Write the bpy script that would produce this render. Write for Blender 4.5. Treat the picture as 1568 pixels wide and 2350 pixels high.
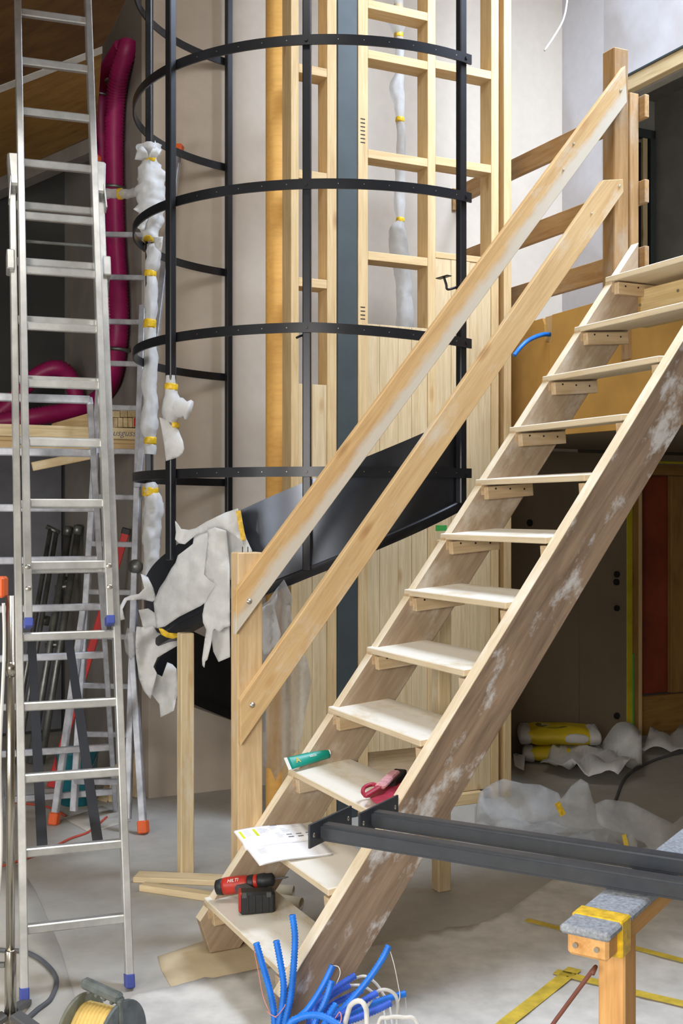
import bpy, bmesh, math, random
from mathutils import Vector, Matrix, noise
from mathutils.geometry import delaunay_2d_cdt
random.seed(7)
for o in list(bpy.data.objects): bpy.data.objects.remove(o)
SC = bpy.context.scene
COL = SC.collection
V = Vector
# ---------------------------------------------------------------- camera
FPX, CX, CY, EYE = 2590.0, 784.0, 1175.0, 1.6
cam = bpy.data.objects.new('camera', bpy.data.cameras.new('camera'))
COL.objects.link(cam)
cam.location = (0, 0, EYE); cam.rotation_euler = (math.pi/2, 0, 0)
cam.data.sensor_width = 36; cam.data.lens = 36*FPX/2350.0
cam.data.clip_start = .05; cam.data.clip_end = 100
SC.camera = cam
# ---------------------------------------------------------------- light and exposure
W = bpy.data.worlds.new('world'); SC.world = W; W.use_nodes = True
bg = W.node_tree.nodes['Background']
bg.inputs[0].default_value = (.93, .96, 1, 1); bg.inputs[1].default_value = .5
def G0(s, t, z): c, n = math.cos(.453), math.sin(.453); return (s*c+t*n, s*n-t*c, z)
def area(name, loc, target, sx, sy, power, col):
    L = bpy.data.lights.new(name, 'AREA'); L.shape = 'RECTANGLE'; L.size = sx; L.size_y = sy
    L.energy = power; L.color = col
    o = bpy.data.objects.new(name, L); COL.objects.link(o); o.location = loc
    o.rotation_euler = (V(target)-V(loc)).to_track_quat('-Z', 'Y').to_euler(); return o
area('window_daylight', (-1.4, -1.9, 2.3), (.1, 4.6, .2), 1.7, 1.5, 330, (1, .96, .90))
area('side_window_daylight', (-3.2, 1.6, 1.5), (.2, 4.4, .6), 1.5, 1.3, 90, (.97, .98, 1))
area('overhead_tread_fill', (-.5, 3.0, 5.45), (.3, 4.6, 0), 1.5, 1.5, 110, (1, .98, .95))  # overhead fill lamp added for the tread tops, the roof is closed here
area('skylight_daylight', (2.3, 4.6, 6.3), (1.75, 6.4, 3.4), 1.6, 1.6, 740, (.68, .80, 1))
area('upper_room_fill', G0(5.6, -3.6, 4.8), G0(5.3, -4.6, 3.0), .9, .9, 55, (1, .98, .94))  # fill lamp added to lift the dark room behind the opening
SC.view_settings.view_transform = 'Standard'; SC.view_settings.look = 'None'
SC.view_settings.gamma = 1; SC.view_settings.use_curve_mapping = False
SC.view_settings.exposure = -.6
# ---------------------------------------------------------------- geometry helpers
TH = .453
D3 = V((math.cos(TH), math.sin(TH), 0)); N3 = V((math.sin(TH), -math.cos(TH), 0)); UP = V((0, 0, 1))
def G(s, t, z=0): return D3*s + N3*t + UP*z
def at(x, y, Y):
    return V(((x-CX)/FPX*Y, Y, EYE+(CY-y)/FPX*Y))
def on_t(x, y, t):
    u = (x-CX)/FPX; return at(x, y, t/(N3.x*u+N3.y))
def on_s(x, y, s):
    u = (x-CX)/FPX; return at(x, y, s/(D3.x*u+D3.y))
def on_z(x, y, z=0): return at(x, y, (EYE-z)*FPX/(y-CY))
def s_at(x, t): return on_t(x, CY, t).dot(D3)
def px(p): return (CX+FPX*p[0]/p[1], CY-FPX*(p[2]-EYE)/p[1])
def tag(o, label=None, cat=None, group=None, kind=None):
    if label: o['label'] = label
    if cat: o['category'] = cat
    if group: o['group'] = group
    if kind: o['kind'] = kind
    return o
def thing(name, label, cat, loc=(0, 0, 0), group=None, kind=None):
    o = bpy.data.objects.new(name, None); COL.objects.link(o); o.location = loc
    o.empty_display_size = .1
    return tag(o, label, cat, group, kind)
def pinv(p):
    m = p.matrix_basis.copy()
    if p.parent: m = p.parent.matrix_basis @ m if p.parent.parent is None else p.parent.parent.matrix_basis @ p.parent.matrix_basis @ m
    return m
def put(name, me, mat, parent=None, M=None, smooth=False):
    o = bpy.data.objects.new(name, me); COL.objects.link(o)
    M = M or Matrix()
    if mat is not None and not me.materials: me.materials.append(mat)
    if smooth: me.polygons.foreach_set('use_smooth', [True]*len(me.polygons))
    if parent is not None:
        o.parent = parent
        pm = WM[parent.name_full] if parent.name_full in WM else parent.matrix_basis.copy()
        o.matrix_basis = pm.inverted() @ M
    else: o.matrix_basis = M
    WM[o.name_full] = M.copy()
    return o
WM = {}
def frame(X, Z):
    X = X.normalized(); Y = Z.cross(X).normalized(); Z = X.cross(Y)
    return Matrix((X, Y, Z)).transposed()
def bm_mesh(bm, name):
    bmesh.ops.recalc_face_normals(bm, faces=bm.faces)
    me = bpy.data.meshes.new(name); bm.to_mesh(me); bm.free(); return me
def obox(name, c, X, Z, dims, mat, parent=None, bev=.002, seg=1):
    bm = bmesh.new(); bmesh.ops.create_cube(bm, size=1)
    for v in bm.verts: v.co = V((v.co.x*dims[0], v.co.y*dims[1], v.co.z*dims[2]))
    if bev: bmesh.ops.bevel(bm, geom=bm.edges[:], offset=min(bev, min(dims)*.3), segments=seg, affect='EDGES')
    M = Matrix.Translation(c) @ frame(X, Z).to_4x4()
    return put(name, bm_mesh(bm, name), mat, parent, M)
def beam(name, p0, p1, w, h, mat, parent=None, side=None, bev=.002, seg=1):
    """box from p0 to p1; w measured along side, h across it"""
    p0, p1 = V(p0), V(p1); X = (p1-p0)
    if side is None:
        side = UP.cross(X)
        if side.length < 1e-4: side = D3.copy()
    Y = (side - X*(side.dot(X)/X.length_squared)).normalized()
    Z = X.normalized().cross(Y)
    return obox(name, (p0+p1)/2, X, Z, (X.length, w, h), mat, parent, bev, seg)
def sbox(name, s0, s1, t0, t1, z0, z1, mat, parent=None, grain='z', bev=.002):
    c = G((s0+s1)/2, (t0+t1)/2, (z0+z1)/2); ds, dt, dz = abs(s1-s0), abs(t1-t0), abs(z1-z0)
    if grain == 'z': return obox(name, c, UP, N3, (dz, ds, dt), mat, parent, bev)
    if grain == 's': return obox(name, c, D3, UP, (ds, dt, dz), mat, parent, bev)
    return obox(name, c, N3, UP, (dt, ds, dz), mat, parent, bev)
def prism(name, pts, ext, axis, mat, parent=None, bev=.0015):
    pts = [V(p) for p in pts]; ext = V(ext)
    c = sum(pts, V())/len(pts) + ext/2; R = frame(axis, ext.normalized() if abs(V(axis).normalized().dot(ext.normalized())) < .9 else UP); Ri = R.inverted()
    bm = bmesh.new()
    a = [bm.verts.new(Ri @ (p-c)) for p in pts]; b = [bm.verts.new(Ri @ (p+ext-c)) for p in pts]
    n = len(pts); bm.faces.new(a[::-1]); bm.faces.new(b)
    for i in range(n): bm.faces.new((a[i], a[(i+1) % n], b[(i+1) % n], b[i]))
    bmesh.ops.recalc_face_normals(bm, faces=bm.faces)
    if bev: bmesh.ops.bevel(bm, geom=bm.edges[:], offset=bev, segments=1, affect='EDGES')
    return put(name, bm_mesh(bm, name), mat, parent, Matrix.Translation(c) @ R.to_4x4())
def raw(name, verts, faces, mat, parent=None, smooth=False, loc=None):
    loc = V(loc) if loc is not None else V((0, 0, 0))
    me = bpy.data.meshes.new(name); me.from_pydata([tuple(V(v)-loc) for v in verts], [], faces); me.update()
    return put(name, me, mat, parent, Matrix.Translation(loc), smooth)
def catmull(P, n=8):
    P = [V(p) for p in P]; out = []
    for i in range(len(P)-1):
        a, b, c, d = P[max(i-1, 0)], P[i], P[i+1], P[min(i+2, len(P)-1)]
        for k in range(n):
            u = k/n
            out.append(.5*((2*b)+(c-a)*u+(2*a-5*b+4*c-d)*u*u+(3*b-a-3*c+d)*u**3))
    out.append(P[-1]); return out
def resample(P, step):
    L = [0]
    for a, b in zip(P, P[1:]): L.append(L[-1]+(b-a).length)
    n = max(2, int(L[-1]/step)); out = []; j = 0
    for i in range(n+1):
        d = L[-1]*i/n
        while j < len(L)-2 and L[j+1] < d: j += 1
        f = (d-L[j])/max(1e-9, L[j+1]-L[j]); out.append(P[j].lerp(P[j+1], min(1, f)))
    return out
def tube_geo(P, rad, seg=8, cap=True):
    P = [V(p) for p in P]; n = len(P)
    if not callable(rad): r0 = rad; rad = lambda i, a: r0
    T = [(P[min(i+1, n-1)]-P[max(i-1, 0)]).normalized() for i in range(n)]
    ref = V((0, 0, 1)) if abs(T[0].z) < .9 else V((1, 0, 0))
    A = T[0].cross(ref).normalized(); vs = []; fs = []
    for i in range(n):
        A = (A-T[i]*A.dot(T[i])).normalized(); B = T[i].cross(A)
        for k in range(seg):
            an = 2*math.pi*k/seg; r = rad(i, an)
            vs.append(P[i]+(A*math.cos(an)+B*math.sin(an))*r)
    for i in range(n-1):
        for k in range(seg):
            a, b = i*seg+k, i*seg+(k+1) % seg; fs.append((a, b, b+seg, a+seg))
    if cap: fs.append(tuple(range(seg))[::-1]); fs.append(tuple(range((n-1)*seg, n*seg)))
    return vs, fs
def tube(name, P, rad, mat, parent=None, seg=8, smooth=True, loc=None, cap=True):
    vs, fs = tube_geo(P, rad, seg, cap)
    if loc is None: loc = V(P[0])
    return raw(name, vs, fs, mat, parent, smooth, loc)
def cyl(name, p0, p1, r, mat, parent=None, seg=12, r1=None):
    r1 = r if r1 is None else r1
    return tube(name, [p0, p1], lambda i, a: r if i == 0 else r1, mat, parent, seg, False)
def lathe(name, prof, c, axis, mat, parent=None, seg=24, smooth=True):
    """prof: (distance along axis, radius)"""
    axis = V(axis).normalized(); A = axis.orthogonal().normalized(); B = axis.cross(A); c = V(c)
    vs = []; fs = []; n = len(prof)
    for (h, r) in prof:
        for k in range(seg):
            an = 2*math.pi*k/seg; vs.append(c+axis*h+(A*math.cos(an)+B*math.sin(an))*max(r, 1e-4))
    for i in range(n-1):
        for k in range(seg):
            a, b = i*seg+k, i*seg+(k+1) % seg; fs.append((a, b, b+seg, a+seg))
    fs.append(tuple(range(seg))[::-1]); fs.append(tuple(range((n-1)*seg, n*seg)))
    return raw(name, vs, fs, mat, parent, smooth, c)
def inside(p, poly):
    c = False; j = len(poly)-1
    for i in range(len(poly)):
        a, b = poly[i], poly[j]
        if (a[1] > p[1]) != (b[1] > p[1]) and p[0] < (b[0]-a[0])*(p[1]-a[1])/(b[1]-a[1])+a[0]: c = not c
        j = i
    return c
def fill(poly, step):
    """triangulated inside of a 2D outline"""
    P = []
    for i in range(len(poly)):
        a, b = V(poly[i]), V(poly[(i+1) % len(poly)]); n = max(1, int((b-a).length/step))
        for k in range(n): P.append(a.lerp(b, k/n))
    nb = len(P); x0 = min(p.x for p in P); x1 = max(p.x for p in P); y0 = min(p.y for p in P); y1 = max(p.y for p in P)
    pl = [(p.x, p.y) for p in P]; pts = list(P); y = y0+step*.5; r = 0
    while y < y1:
        x = x0+step*(.5 if r % 2 else .1)
        while x < x1:
            if inside((x, y), pl) and min((V((x, y))-q).length_squared for q in P) > (step*.45)**2: pts.append(V((x, y)))
            x += step
        y += step; r += 1
    vs, es, fs, *_ = delaunay_2d_cdt(pts, [(i, (i+1) % nb) for i in range(nb)], [list(range(nb))], 1, 1e-6)
    return [V(v) for v in vs], [tuple(f) for f in fs]
def sheet(name, poly, fn, step, mat, parent=None, thick=.002, smooth=True, loc=None):
    """cloth or foil: 2D outline, fn(x, y) gives the point in the room"""
    vs, fs = fill(poly, step); W3 = [fn(v.x, v.y) for v in vs]
    if loc is None: loc = sum(W3, V())/len(W3)
    o = raw(name, W3, fs, mat, parent, smooth, loc)
    if thick:
        m = o.modifiers.new('thickness', 'SOLIDIFY'); m.thickness = thick; m.offset = 0
    return o
def nz(p, sc, seed=0): return noise.noise(V((p[0]*sc+seed*7.3, p[1]*sc-seed*3.1, p[2]*sc+seed)))
def fbm(p, sc, seed=0): return noise.fractal(V((p[0]*sc+seed*7.3, p[1]*sc-seed*3.1, p[2]*sc+seed)), 1, 2, 4)
def soft(p, sc, seed=0):
    q = V((p[0]*sc+seed*7.3, p[1]*sc-seed*3.1, p[2]*sc+seed)); return noise.noise(q)+.3*noise.noise(q*2.3)+.5*(abs(noise.noise(q*1.1+V((5, 3, 1))))-.25)
def text_mesh(name, body, size, M, mat, parent, depth=.0004, shear=0):
    cu = bpy.data.curves.new(name, 'FONT'); cu.body = body; cu.size = size; cu.extrude = depth; cu.shear = shear
    cu.align_x = 'CENTER'; cu.align_y = 'CENTER'
    o = bpy.data.objects.new(name+'_tmp', cu); COL.objects.link(o)
    bpy.context.view_layer.update()
    me = bpy.data.meshes.new_from_object(o.evaluated_get(bpy.context.evaluated_depsgraph_get()))
    bpy.data.objects.remove(o); me.materials.clear()
    return put(name, me, mat, parent, M)
# ---------------------------------------------------------------- materials
def lin(c): return tuple(((x/255)/12.92 if x/255 < .04045 else ((x/255+.055)/1.055)**2.4) for x in c)+(1,)
class NT:
    def __init__(s, name):
        s.m = bpy.data.materials.new(name); s.m.use_nodes = True; s.t = s.m.node_tree; s.b = s.t.nodes['Principled BSDF']
        s.out = s.t.nodes['Material Output']
    def n(s, typ, **kw):
        nd = s.t.nodes.new(typ)
        for k, v in kw.items():
            if isinstance(k, str) and hasattr(nd, k): setattr(nd, k, v)
        return nd
    def l(s, a, b): s.t.links.new(a, b)
    def coord(s, scale, rnd=True, loc=(0, 0, 0)):
        tc = s.n('ShaderNodeTexCoord'); mp = s.n('ShaderNodeMapping'); mp.inputs['Scale'].default_value = scale; mp.inputs['Location'].default_value = loc
        if rnd:
            oi = s.n('ShaderNodeObjectInfo'); mu = s.n('ShaderNodeMath', operation='MULTIPLY'); mu.inputs[1].default_value = 37
            s.l(oi.outputs['Random'], mu.inputs[0]); ad = s.n('ShaderNodeVectorMath', operation='ADD')
            s.l(tc.outputs['Object'], ad.inputs[0]); s.l(mu.outputs[0], ad.inputs[1]); s.l(ad.outputs[0], mp.inputs[0])
        else: s.l(tc.outputs['Object'], mp.inputs[0])
        return mp.outputs[0]
    def noise(s, vec, scale=1, detail=5, rough=.55, dist=0):
        nd = s.n('ShaderNodeTexNoise'); nd.inputs['Scale'].default_value = scale; nd.inputs['Detail'].default_value = detail
        nd.inputs['Roughness'].default_value = rough; nd.inputs['Distortion'].default_value = dist; s.l(vec, nd.inputs['Vector']); return nd.outputs[0]
    def ramp(s, fac, stops):
        r = s.n('ShaderNodeValToRGB'); e = r.color_ramp.elements
        while len(e) < len(stops): e.new(.5)
        for q, (p, c) in zip(e, stops): q.position = p; q.color = c if len(c) == 4 else tuple(c)+(1,)
        s.l(fac, r.inputs[0]); return r.outputs[0]
    def mix(s, a, b, fac, mode='MIX'):
        m = s.n('ShaderNodeMix', data_type='RGBA', blend_type=mode)
        for sock, v in ((m.inputs[0], fac), (m.inputs[6], a), (m.inputs[7], b)):
            if hasattr(v, 'is_linked') or hasattr(v, 'links'): s.l(v, sock)
            else: sock.default_value = v
        return m.outputs[2]
    def bump(s, h, k, d=.002):
        b = s.n('ShaderNodeBump'); b.inputs['Strength'].default_value = k; b.inputs['Distance'].default_value = d
        s.l(h, b.inputs['Height']); s.l(b.outputs[0], s.b.inputs['Normal'])
    def fin(s, col=None, rough=.6, metal=0, **kw):
        if col is not None:
            if hasattr(col, 'links'): s.l(col, s.b.inputs['Base Color'])
            else: s.b.inputs['Base Color'].default_value = col
        s.b.inputs['Roughness'].default_value = rough; s.b.inputs['Metallic'].default_value = metal
        for k, v in kw.items(): s.b.inputs[k].default_value = v
        return s.m
BW = ((0, (0, 0, 0, 1)), (1, (1, 1, 1, 1)))
def wood(name, light, dark, dust=None, dustamt=.5, knots=.5, rough=.72, grain=1.0, edge=None, sharp=.2, settle=False):
    t = NT(name)
    g1 = t.noise(t.coord((1.3, 16*grain, 16*grain)), 2.2, 4, .6, .6)
    base = t.ramp(g1, ((.3, lin(dark)), (.62, lin(light))))
    g2 = t.noise(t.coord((5, 130*grain, 130*grain)), 1, 3, .6)
    base = t.mix(base, t.ramp(g2, ((.35, (.78, .73, .66, 1)), (.6, (1, 1, 1, 1)))), .45, 'MULTIPLY')
    if knots:
        vo = t.n('ShaderNodeTexVoronoi'); vo.inputs['Scale'].default_value = 1; t.l(t.coord((3.2, 9, 9)), vo.inputs['Vector'])
        k = t.ramp(vo.outputs['Distance'], ((.05, (.30, .17, .08, 1)), (.13, (.75, .58, .4, 1)), (.2, (1, 1, 1, 1))))
        sep = t.n('ShaderNodeSeparateColor'); t.l(vo.outputs['Color'], sep.inputs[0])
        gate = t.ramp(sep.outputs[0], ((.58, (0, 0, 0, 1)), (.6, (1, 1, 1, 1))))
        gm = t.n('ShaderNodeMath', operation='MULTIPLY'); t.l(gate, gm.inputs[0]); gm.inputs[1].default_value = knots
        base = t.mix(base, k, gm.outputs[0], 'MULTIPLY')
    if dust:
        d = t.noise(t.coord((2.5, 5, 5)), 1.6, 7, .68)
        dm = t.ramp(d, ((.62-dustamt*.4, (0, 0, 0, 1)), (.62+sharp-dustamt*.4, (.95, .95, .95, 1))))
        if settle:      # dust lies on upward faces
            ge = t.n('ShaderNodeNewGeometry'); sx = t.n('ShaderNodeSeparateXYZ'); t.l(ge.outputs['Normal'], sx.inputs[0])
            mm = t.n('ShaderNodeMapRange'); mm.inputs['From Min'].default_value = .1; mm.inputs['From Max'].default_value = .8; mm.inputs['To Min'].default_value = .25; t.l(sx.outputs['Z'], mm.inputs[0])
            mu = t.n('ShaderNodeMath', operation='MULTIPLY'); t.l(dm, mu.inputs[0]); t.l(mm.outputs[0], mu.inputs[1]); dm = mu.outputs[0]
        base = t.mix(base, lin(dust), dm)
    if edge:      # whitewashed strip along one long edge: (colour, centre offset, half width)
        tc = t.n('ShaderNodeTexCoord'); sp = t.n('ShaderNodeSeparateXYZ'); t.l(tc.outputs['Object'], sp.inputs[0])
        wob = t.noise(t.coord((9, 9, 9)), 1, 5, .6); a = t.n('ShaderNodeMath', operation='MULTIPLY_ADD'); t.l(wob, a.inputs[0]); a.inputs[1].default_value = .06
        t.l(sp.outputs['Y'], a.inputs[2])
        c, lo, hi = edge
        base = t.mix(base, lin(c), t.ramp(a.outputs[0], ((0, (.85, .85, .85, 1)), (1, (0, 0, 0, 1)))) if False else _step(t, a.outputs[0], lo, hi))
    t.bump(g2, .12, .001)
    return t.fin(base, rough)
def _step(t, val, lo, hi):
    m = t.n('ShaderNodeMapRange'); m.inputs['From Min'].default_value = lo; m.inputs['From Max'].default_value = hi
    m.inputs['To Min'].default_value = 0; m.inputs['To Max'].default_value = .85; t.l(val, m.inputs[0]); return m.outputs[0]
def plain(name, c, rough=.6, metal=0, var=.06, scale=6, bump=0, spec=.5):
    t = NT(name); n = t.noise(t.coord((scale,)*3), 1, 5, .6)
    a = tuple(max(0, x*(1-var*3)) for x in lin(c)[:3])+(1,); b = tuple(min(1, x*(1+var*2)) for x in lin(c)[:3])+(1,)
    col = t.ramp(n, ((.3, a), (.7, b)))
    if bump: t.bump(n, bump, .003)
    m = t.fin(col, rough, metal); t.b.inputs['Specular IOR Level'].default_value = spec; return m
def plaster(name, c, patch, amt=.5, scale=1.2):
    t = NT(name); n = t.noise(t.coord((scale,)*3, False), 1, 3, .5, .3); f = t.noise(t.coord((14,)*3, False), 1, 4, .6)
    col = t.mix(lin(c), lin(patch), t.ramp(n, ((.5-.04, (0, 0, 0, 1)), (.5+.05, (amt,)*3+(1,)))))
    col = t.mix(col, t.ramp(f, ((.3, (.93, .93, .93, 1)), (.7, (1, 1, 1, 1)))), 1, 'MULTIPLY')
    t.bump(f, .06, .002); return t.fin(col, .85)
def foil(name, c, opacity=.75, transl=.4, rough=.55):
    t = NT(name); n = t.noise(t.coord((24,)*3), 1, 6, .7)
    col = t.ramp(n, ((.25, tuple(x*.84 for x in lin(c)[:3])+(1,)), (.7, lin(c))))
    t.bump(n, .35, .002); pb = t.fin(col, rough)
    tr = t.n('ShaderNodeBsdfTranslucent'); t.l(col, tr.inputs[0]); m1 = t.n('ShaderNodeMixShader'); m1.inputs[0].default_value = transl
    t.l(t.b.outputs[0], m1.inputs[1]); t.l(tr.outputs[0], m1.inputs[2])
    tp = t.n('ShaderNodeBsdfTransparent'); m2 = t.n('ShaderNodeMixShader'); m2.inputs[0].default_value = opacity
    t.l(tp.outputs[0], m2.inputs[1]); t.l(m1.outputs[0], m2.inputs[2]); t.l(m2.outputs[0], t.out.inputs[0])
    return t.m
M = {}
M['pine'] = wood('pine', (214, 186, 138), (196, 164, 114), knots=.5)
M['pine_pale'] = wood('pine_pale', (226, 205, 162), (205, 180, 132), knots=.45)
M['plank'] = wood('plank', (212, 190, 150), (194, 168, 124), knots=.65)
M['prop'] = wood('prop_wood', (228, 208, 168), (206, 180, 134), dust=(226, 218, 200), dustamt=.2, knots=.5)
M['newel'] = wood('newel_wood', (216, 188, 146), (192, 162, 116), dust=(208, 196, 174), dustamt=.25, knots=.5, grain=.8)
M['rail_a'] = wood('rail_wood', (212, 176, 122), (196, 156, 102), dust=(208, 198, 180), dustamt=.2, knots=.45, edge=((204, 198, 184), .022, .05))
M['rail_b'] = wood('rail_wood_clean', (212, 180, 130), (196, 160, 110), dust=(208, 196, 176), dustamt=.14, knots=.55)
M['tread'] = wood('tread_wood', (216, 196, 158), (200, 178, 138), dust=(230, 225, 212), dustamt=.85, knots=.1, settle=True)
M['cleat'] = wood('cleat_wood', (206, 182, 146), (184, 156, 118), dust=(205, 192, 172), dustamt=.25, knots=.3)
M['stringer_in'] = wood('stringer_wood', (172, 152, 128), (152, 130, 106), dust=(196, 186, 170), dustamt=.28, knots=.2, grain=.7)
M['stringer_out'] = wood('stringer_weathered', (160, 138, 116), (122, 102, 84), dust=(206, 205, 204), dustamt=.19, knots=.35, grain=.8, sharp=.10)
M['capwood'] = wood('stringer_cap', (232, 216, 186), (220, 200, 166), dust=(238, 230, 212), dustamt=.4, knots=0)
M['old'] = wood('weathered_formwork', (176, 138, 88), (150, 112, 66), dust=(168, 150, 126), dustamt=.3, knots=.5)
M['ledger'] = wood('ledger_wood', (222, 198, 148), (198, 168, 116), knots=.6)
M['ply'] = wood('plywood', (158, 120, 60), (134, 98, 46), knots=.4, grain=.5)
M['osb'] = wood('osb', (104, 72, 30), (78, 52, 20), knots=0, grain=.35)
M['fascia'] = plain('fibreboard', (196, 152, 78), .85, var=.05, scale=3, bump=.05)
M['yellow_column'] = wood('round_timber', (226, 174, 92), (222, 168, 86), knots=.15, grain=.4)
M['black'] = plain('black_steel', (40, 41, 45), .33, .35, var=.04, scale=30, bump=.02)
M['plate'] = plain('satin_steel_plate', (84, 88, 96), .3, .85, var=.03, scale=10)
M['bar'] = plain('bar_steel', (68, 72, 78), .34, .3, var=.04, scale=30, bump=.02)
M['column'] = plain('primed_steel', (62, 70, 70), .6, .1, var=.05, scale=8)
M['alu'] = plain('aluminium', (206, 206, 202), .36, .75, var=.08, scale=9)
M['alu_old'] = plain('aluminium_worn', (196, 198, 204), .42, .65, var=.12, scale=12)
M['galv'] = plain('galvanised_tube', (138, 140, 136), .42, .8, var=.15, scale=10)
M['screw'] = plain('zinc_screw', (190, 186, 176), .35, .9)
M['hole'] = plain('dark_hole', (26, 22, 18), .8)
M['orange'] = plain('orange_plastic', (222, 96, 42), .5)
M['bluecap'] = plain('blue_cap', (62, 76, 150), .55)
M['strap'] = plain('black_strap', (40, 40, 42), .8)
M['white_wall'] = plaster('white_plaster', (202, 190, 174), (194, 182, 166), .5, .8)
M['bright_wall'] = plaster('filled_plasterboard', (216, 216, 220), (192, 186, 184), .75, .9)
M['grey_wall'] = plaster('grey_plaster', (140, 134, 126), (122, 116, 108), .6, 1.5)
M['recess'] = plain('recess_panel', (112, 113, 118), .7, var=.1, scale=2)
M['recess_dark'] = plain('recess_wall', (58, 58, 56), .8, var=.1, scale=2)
M['dark_wall'] = plaster('shaded_plaster', (128, 114, 94), (122, 108, 88), .5, 1)  # shade under the landing is partly put into this brown base colour
M['room_grey'] = plain('grey_room', (150, 148, 142), .85, var=.04)
M['red_panel'] = plain('red_board', (140, 62, 40), .6, var=.12, scale=3)
M['green'] = plain('green_tape', (66, 170, 82), .6)
M['yellowgreen'] = plain('yellow_green_seal', (190, 176, 30), .6)
M['ytape'] = plain('yellow_tape', (232, 190, 42), .35, var=.12, scale=60)
M['floortape'] = plain('floor_tape', (214, 186, 66), .5, var=.1, scale=20)
M['foam'] = foil('foam_film', (246, 246, 244), .9, .3)
M['film'] = foil('thin_film', (228, 228, 226), .34, .4)
M['film_dense'] = foil('crumpled_film', (230, 230, 228), .66, .4)
M['magenta'] = plain('magenta_hose', (158, 22, 90), .45, var=.06, scale=12)
M['blue'] = plain('blue_conduit', (30, 122, 226), .42, var=.08, scale=20)
M['blue2'] = plain('blue_conduit_dark', (52, 96, 204), .42, var=.08, scale=20)
M['whitecable'] = plain('white_cable', (216, 214, 208), .5)
M['greycable'] = plain('grey_cable', (92, 94, 98), .6)
M['brown_cord'] = plain('brown_cord', (122, 74, 62), .6)
M['redcable'] = plain('red_cable', (188, 76, 56), .6)
M['string'] = plain('pink_string', (226, 150, 136), .8)
M['paper'] = plain('white_paper', (240, 240, 242), .7, var=.01)
M['ink'] = plain('print_ink', (168, 168, 172), .8)
M['ink_dark'] = plain('print_ink_dark', (110, 110, 116), .8)
M['marker'] = plain('highlighter', (214, 222, 40), .7)
M['drill_red'] = plain('drill_red', (186, 48, 34), .42, var=.08, scale=30)
M['drill_black'] = plain('drill_black', (38, 40, 42), .5, var=.08, scale=40)
M['drill_grey'] = plain('drill_grey', (78, 78, 78), .55)
M['white_print'] = plain('white_print', (236, 232, 226), .6)
M['teal'] = plain('teal_tube', (14, 142, 124), .4, var=.05)
M['gold'] = plain('gold_print', (214, 186, 60), .5)
M['pan_red'] = plain('dustpan_red', (164, 42, 66), .5, var=.12, scale=30)
M['pan_dust'] = plain('dusty_pink', (206, 148, 152), .8, var=.1, scale=40)
M['bristle'] = plain('bristles', (36, 30, 30), .9)
M['carpet'] = plain('grey_felt', (150, 156, 164), .95, var=.14, scale=120, bump=.3)
M['sawhorse'] = wood('sawhorse_wood', (226, 176, 112), (204, 150, 86), knots=.3)
M['bagyellow'] = plain('bag_yellow', (206, 180, 24), .55)
M['bagwhite'] = plain('bag_white', (196, 194, 190), .6)
M['bagolive'] = plain('bag_olive', (112, 108, 34), .6)
M['bucket'] = plain('teal_bucket', (24, 108, 122), .45)
M['reel'] = plain('reel_grey', (96, 102, 100), .5, var=.12, scale=25)
M['reelflange'] = plain('reel_flange', (112, 114, 98), .5, var=.12, scale=15)
M['yellowcable'] = plain('yellow_cable', (222, 190, 110), .55)
M['cardtube'] = plain('cardboard_tube', (196, 184, 160), .8)
M['redplastic'] = plain('red_level', (196, 44, 44), .5)
M['lampblue'] = plain('lamp_housing', (150, 160, 178), .4)
# ================================================================ the setting
def floor_mat():
    t = NT('screed'); n = t.noise(t.coord((.8,)*3, False), 1.5, 6, .6, .4); f = t.noise(t.coord((9,)*3, False), 1, 6, .65)
    col = t.ramp(n, ((.3, lin((164, 160, 151))), (.7, lin((182, 178, 169)))))
    col = t.mix(col, t.ramp(f, ((.3, (.86, .85, .84, 1)), (.65, (1, 1, 1, 1)))), 1, 'MULTIPLY')
    t.bump(f, .05, .003); return t.fin(col, .62)
M['screed'] = floor_mat()
S_ = lambda o: tag(o, kind='structure')
S_(sbox('floor', -2.7, 8, -9.2, 3.2, -.12, 0, M['screed'], None, 's', 0))
TB, SR, SF, ZU, ZL = -6.14, 4.63, 3.767, 2.66, 2.0
def wall(name, boxes, mat):
    e = thing(name, None, None, G(boxes[0][0], boxes[0][2], 0), kind='structure')
    for b in boxes: sbox('wall_section', *b, mat, e, 'z', 0)
    return e
SDOOR = s_at(1441, TB)
S_(sbox('wall_back', 1.79, SR+.13, TB-.14, TB, 0, 5.6, M['white_wall'], None, 'z', 0))
wb = thing('wall_ground_back', None, None, G(SR, TB, 0), kind='structure')
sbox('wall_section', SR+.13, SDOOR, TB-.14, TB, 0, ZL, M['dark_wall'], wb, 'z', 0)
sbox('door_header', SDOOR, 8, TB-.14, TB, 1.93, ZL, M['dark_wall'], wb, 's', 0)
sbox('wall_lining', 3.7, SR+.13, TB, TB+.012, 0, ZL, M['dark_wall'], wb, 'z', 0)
for (x, y, w, h) in ((1216, 1200, 17, 26), (1417, 1318, 15, 16), (1416, 1336, 15, 16), (1417, 1396, 14, 30), (1417, 1643, 15, 20)):
    p = on_t(x, y, TB+.013); q = p.y/FPX
    lathe('socket_box', [(-.01, w*q*.5), (.004, w*q*.5), (.006, w*q*.42), (.001, w*q*.36)], p, N3, M['hole'], wb, 10, False)
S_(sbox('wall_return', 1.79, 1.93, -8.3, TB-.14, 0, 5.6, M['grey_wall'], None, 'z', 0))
wr = thing('wall_recess', None, None, G(-2.6, -8.3, 0), kind='structure')
sbox('wall_section', -2.7, 1.93, -8.44, -8.3, 0, 5.6, M['recess_dark'], wr, 'z', 0)
s = 1.77
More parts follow.
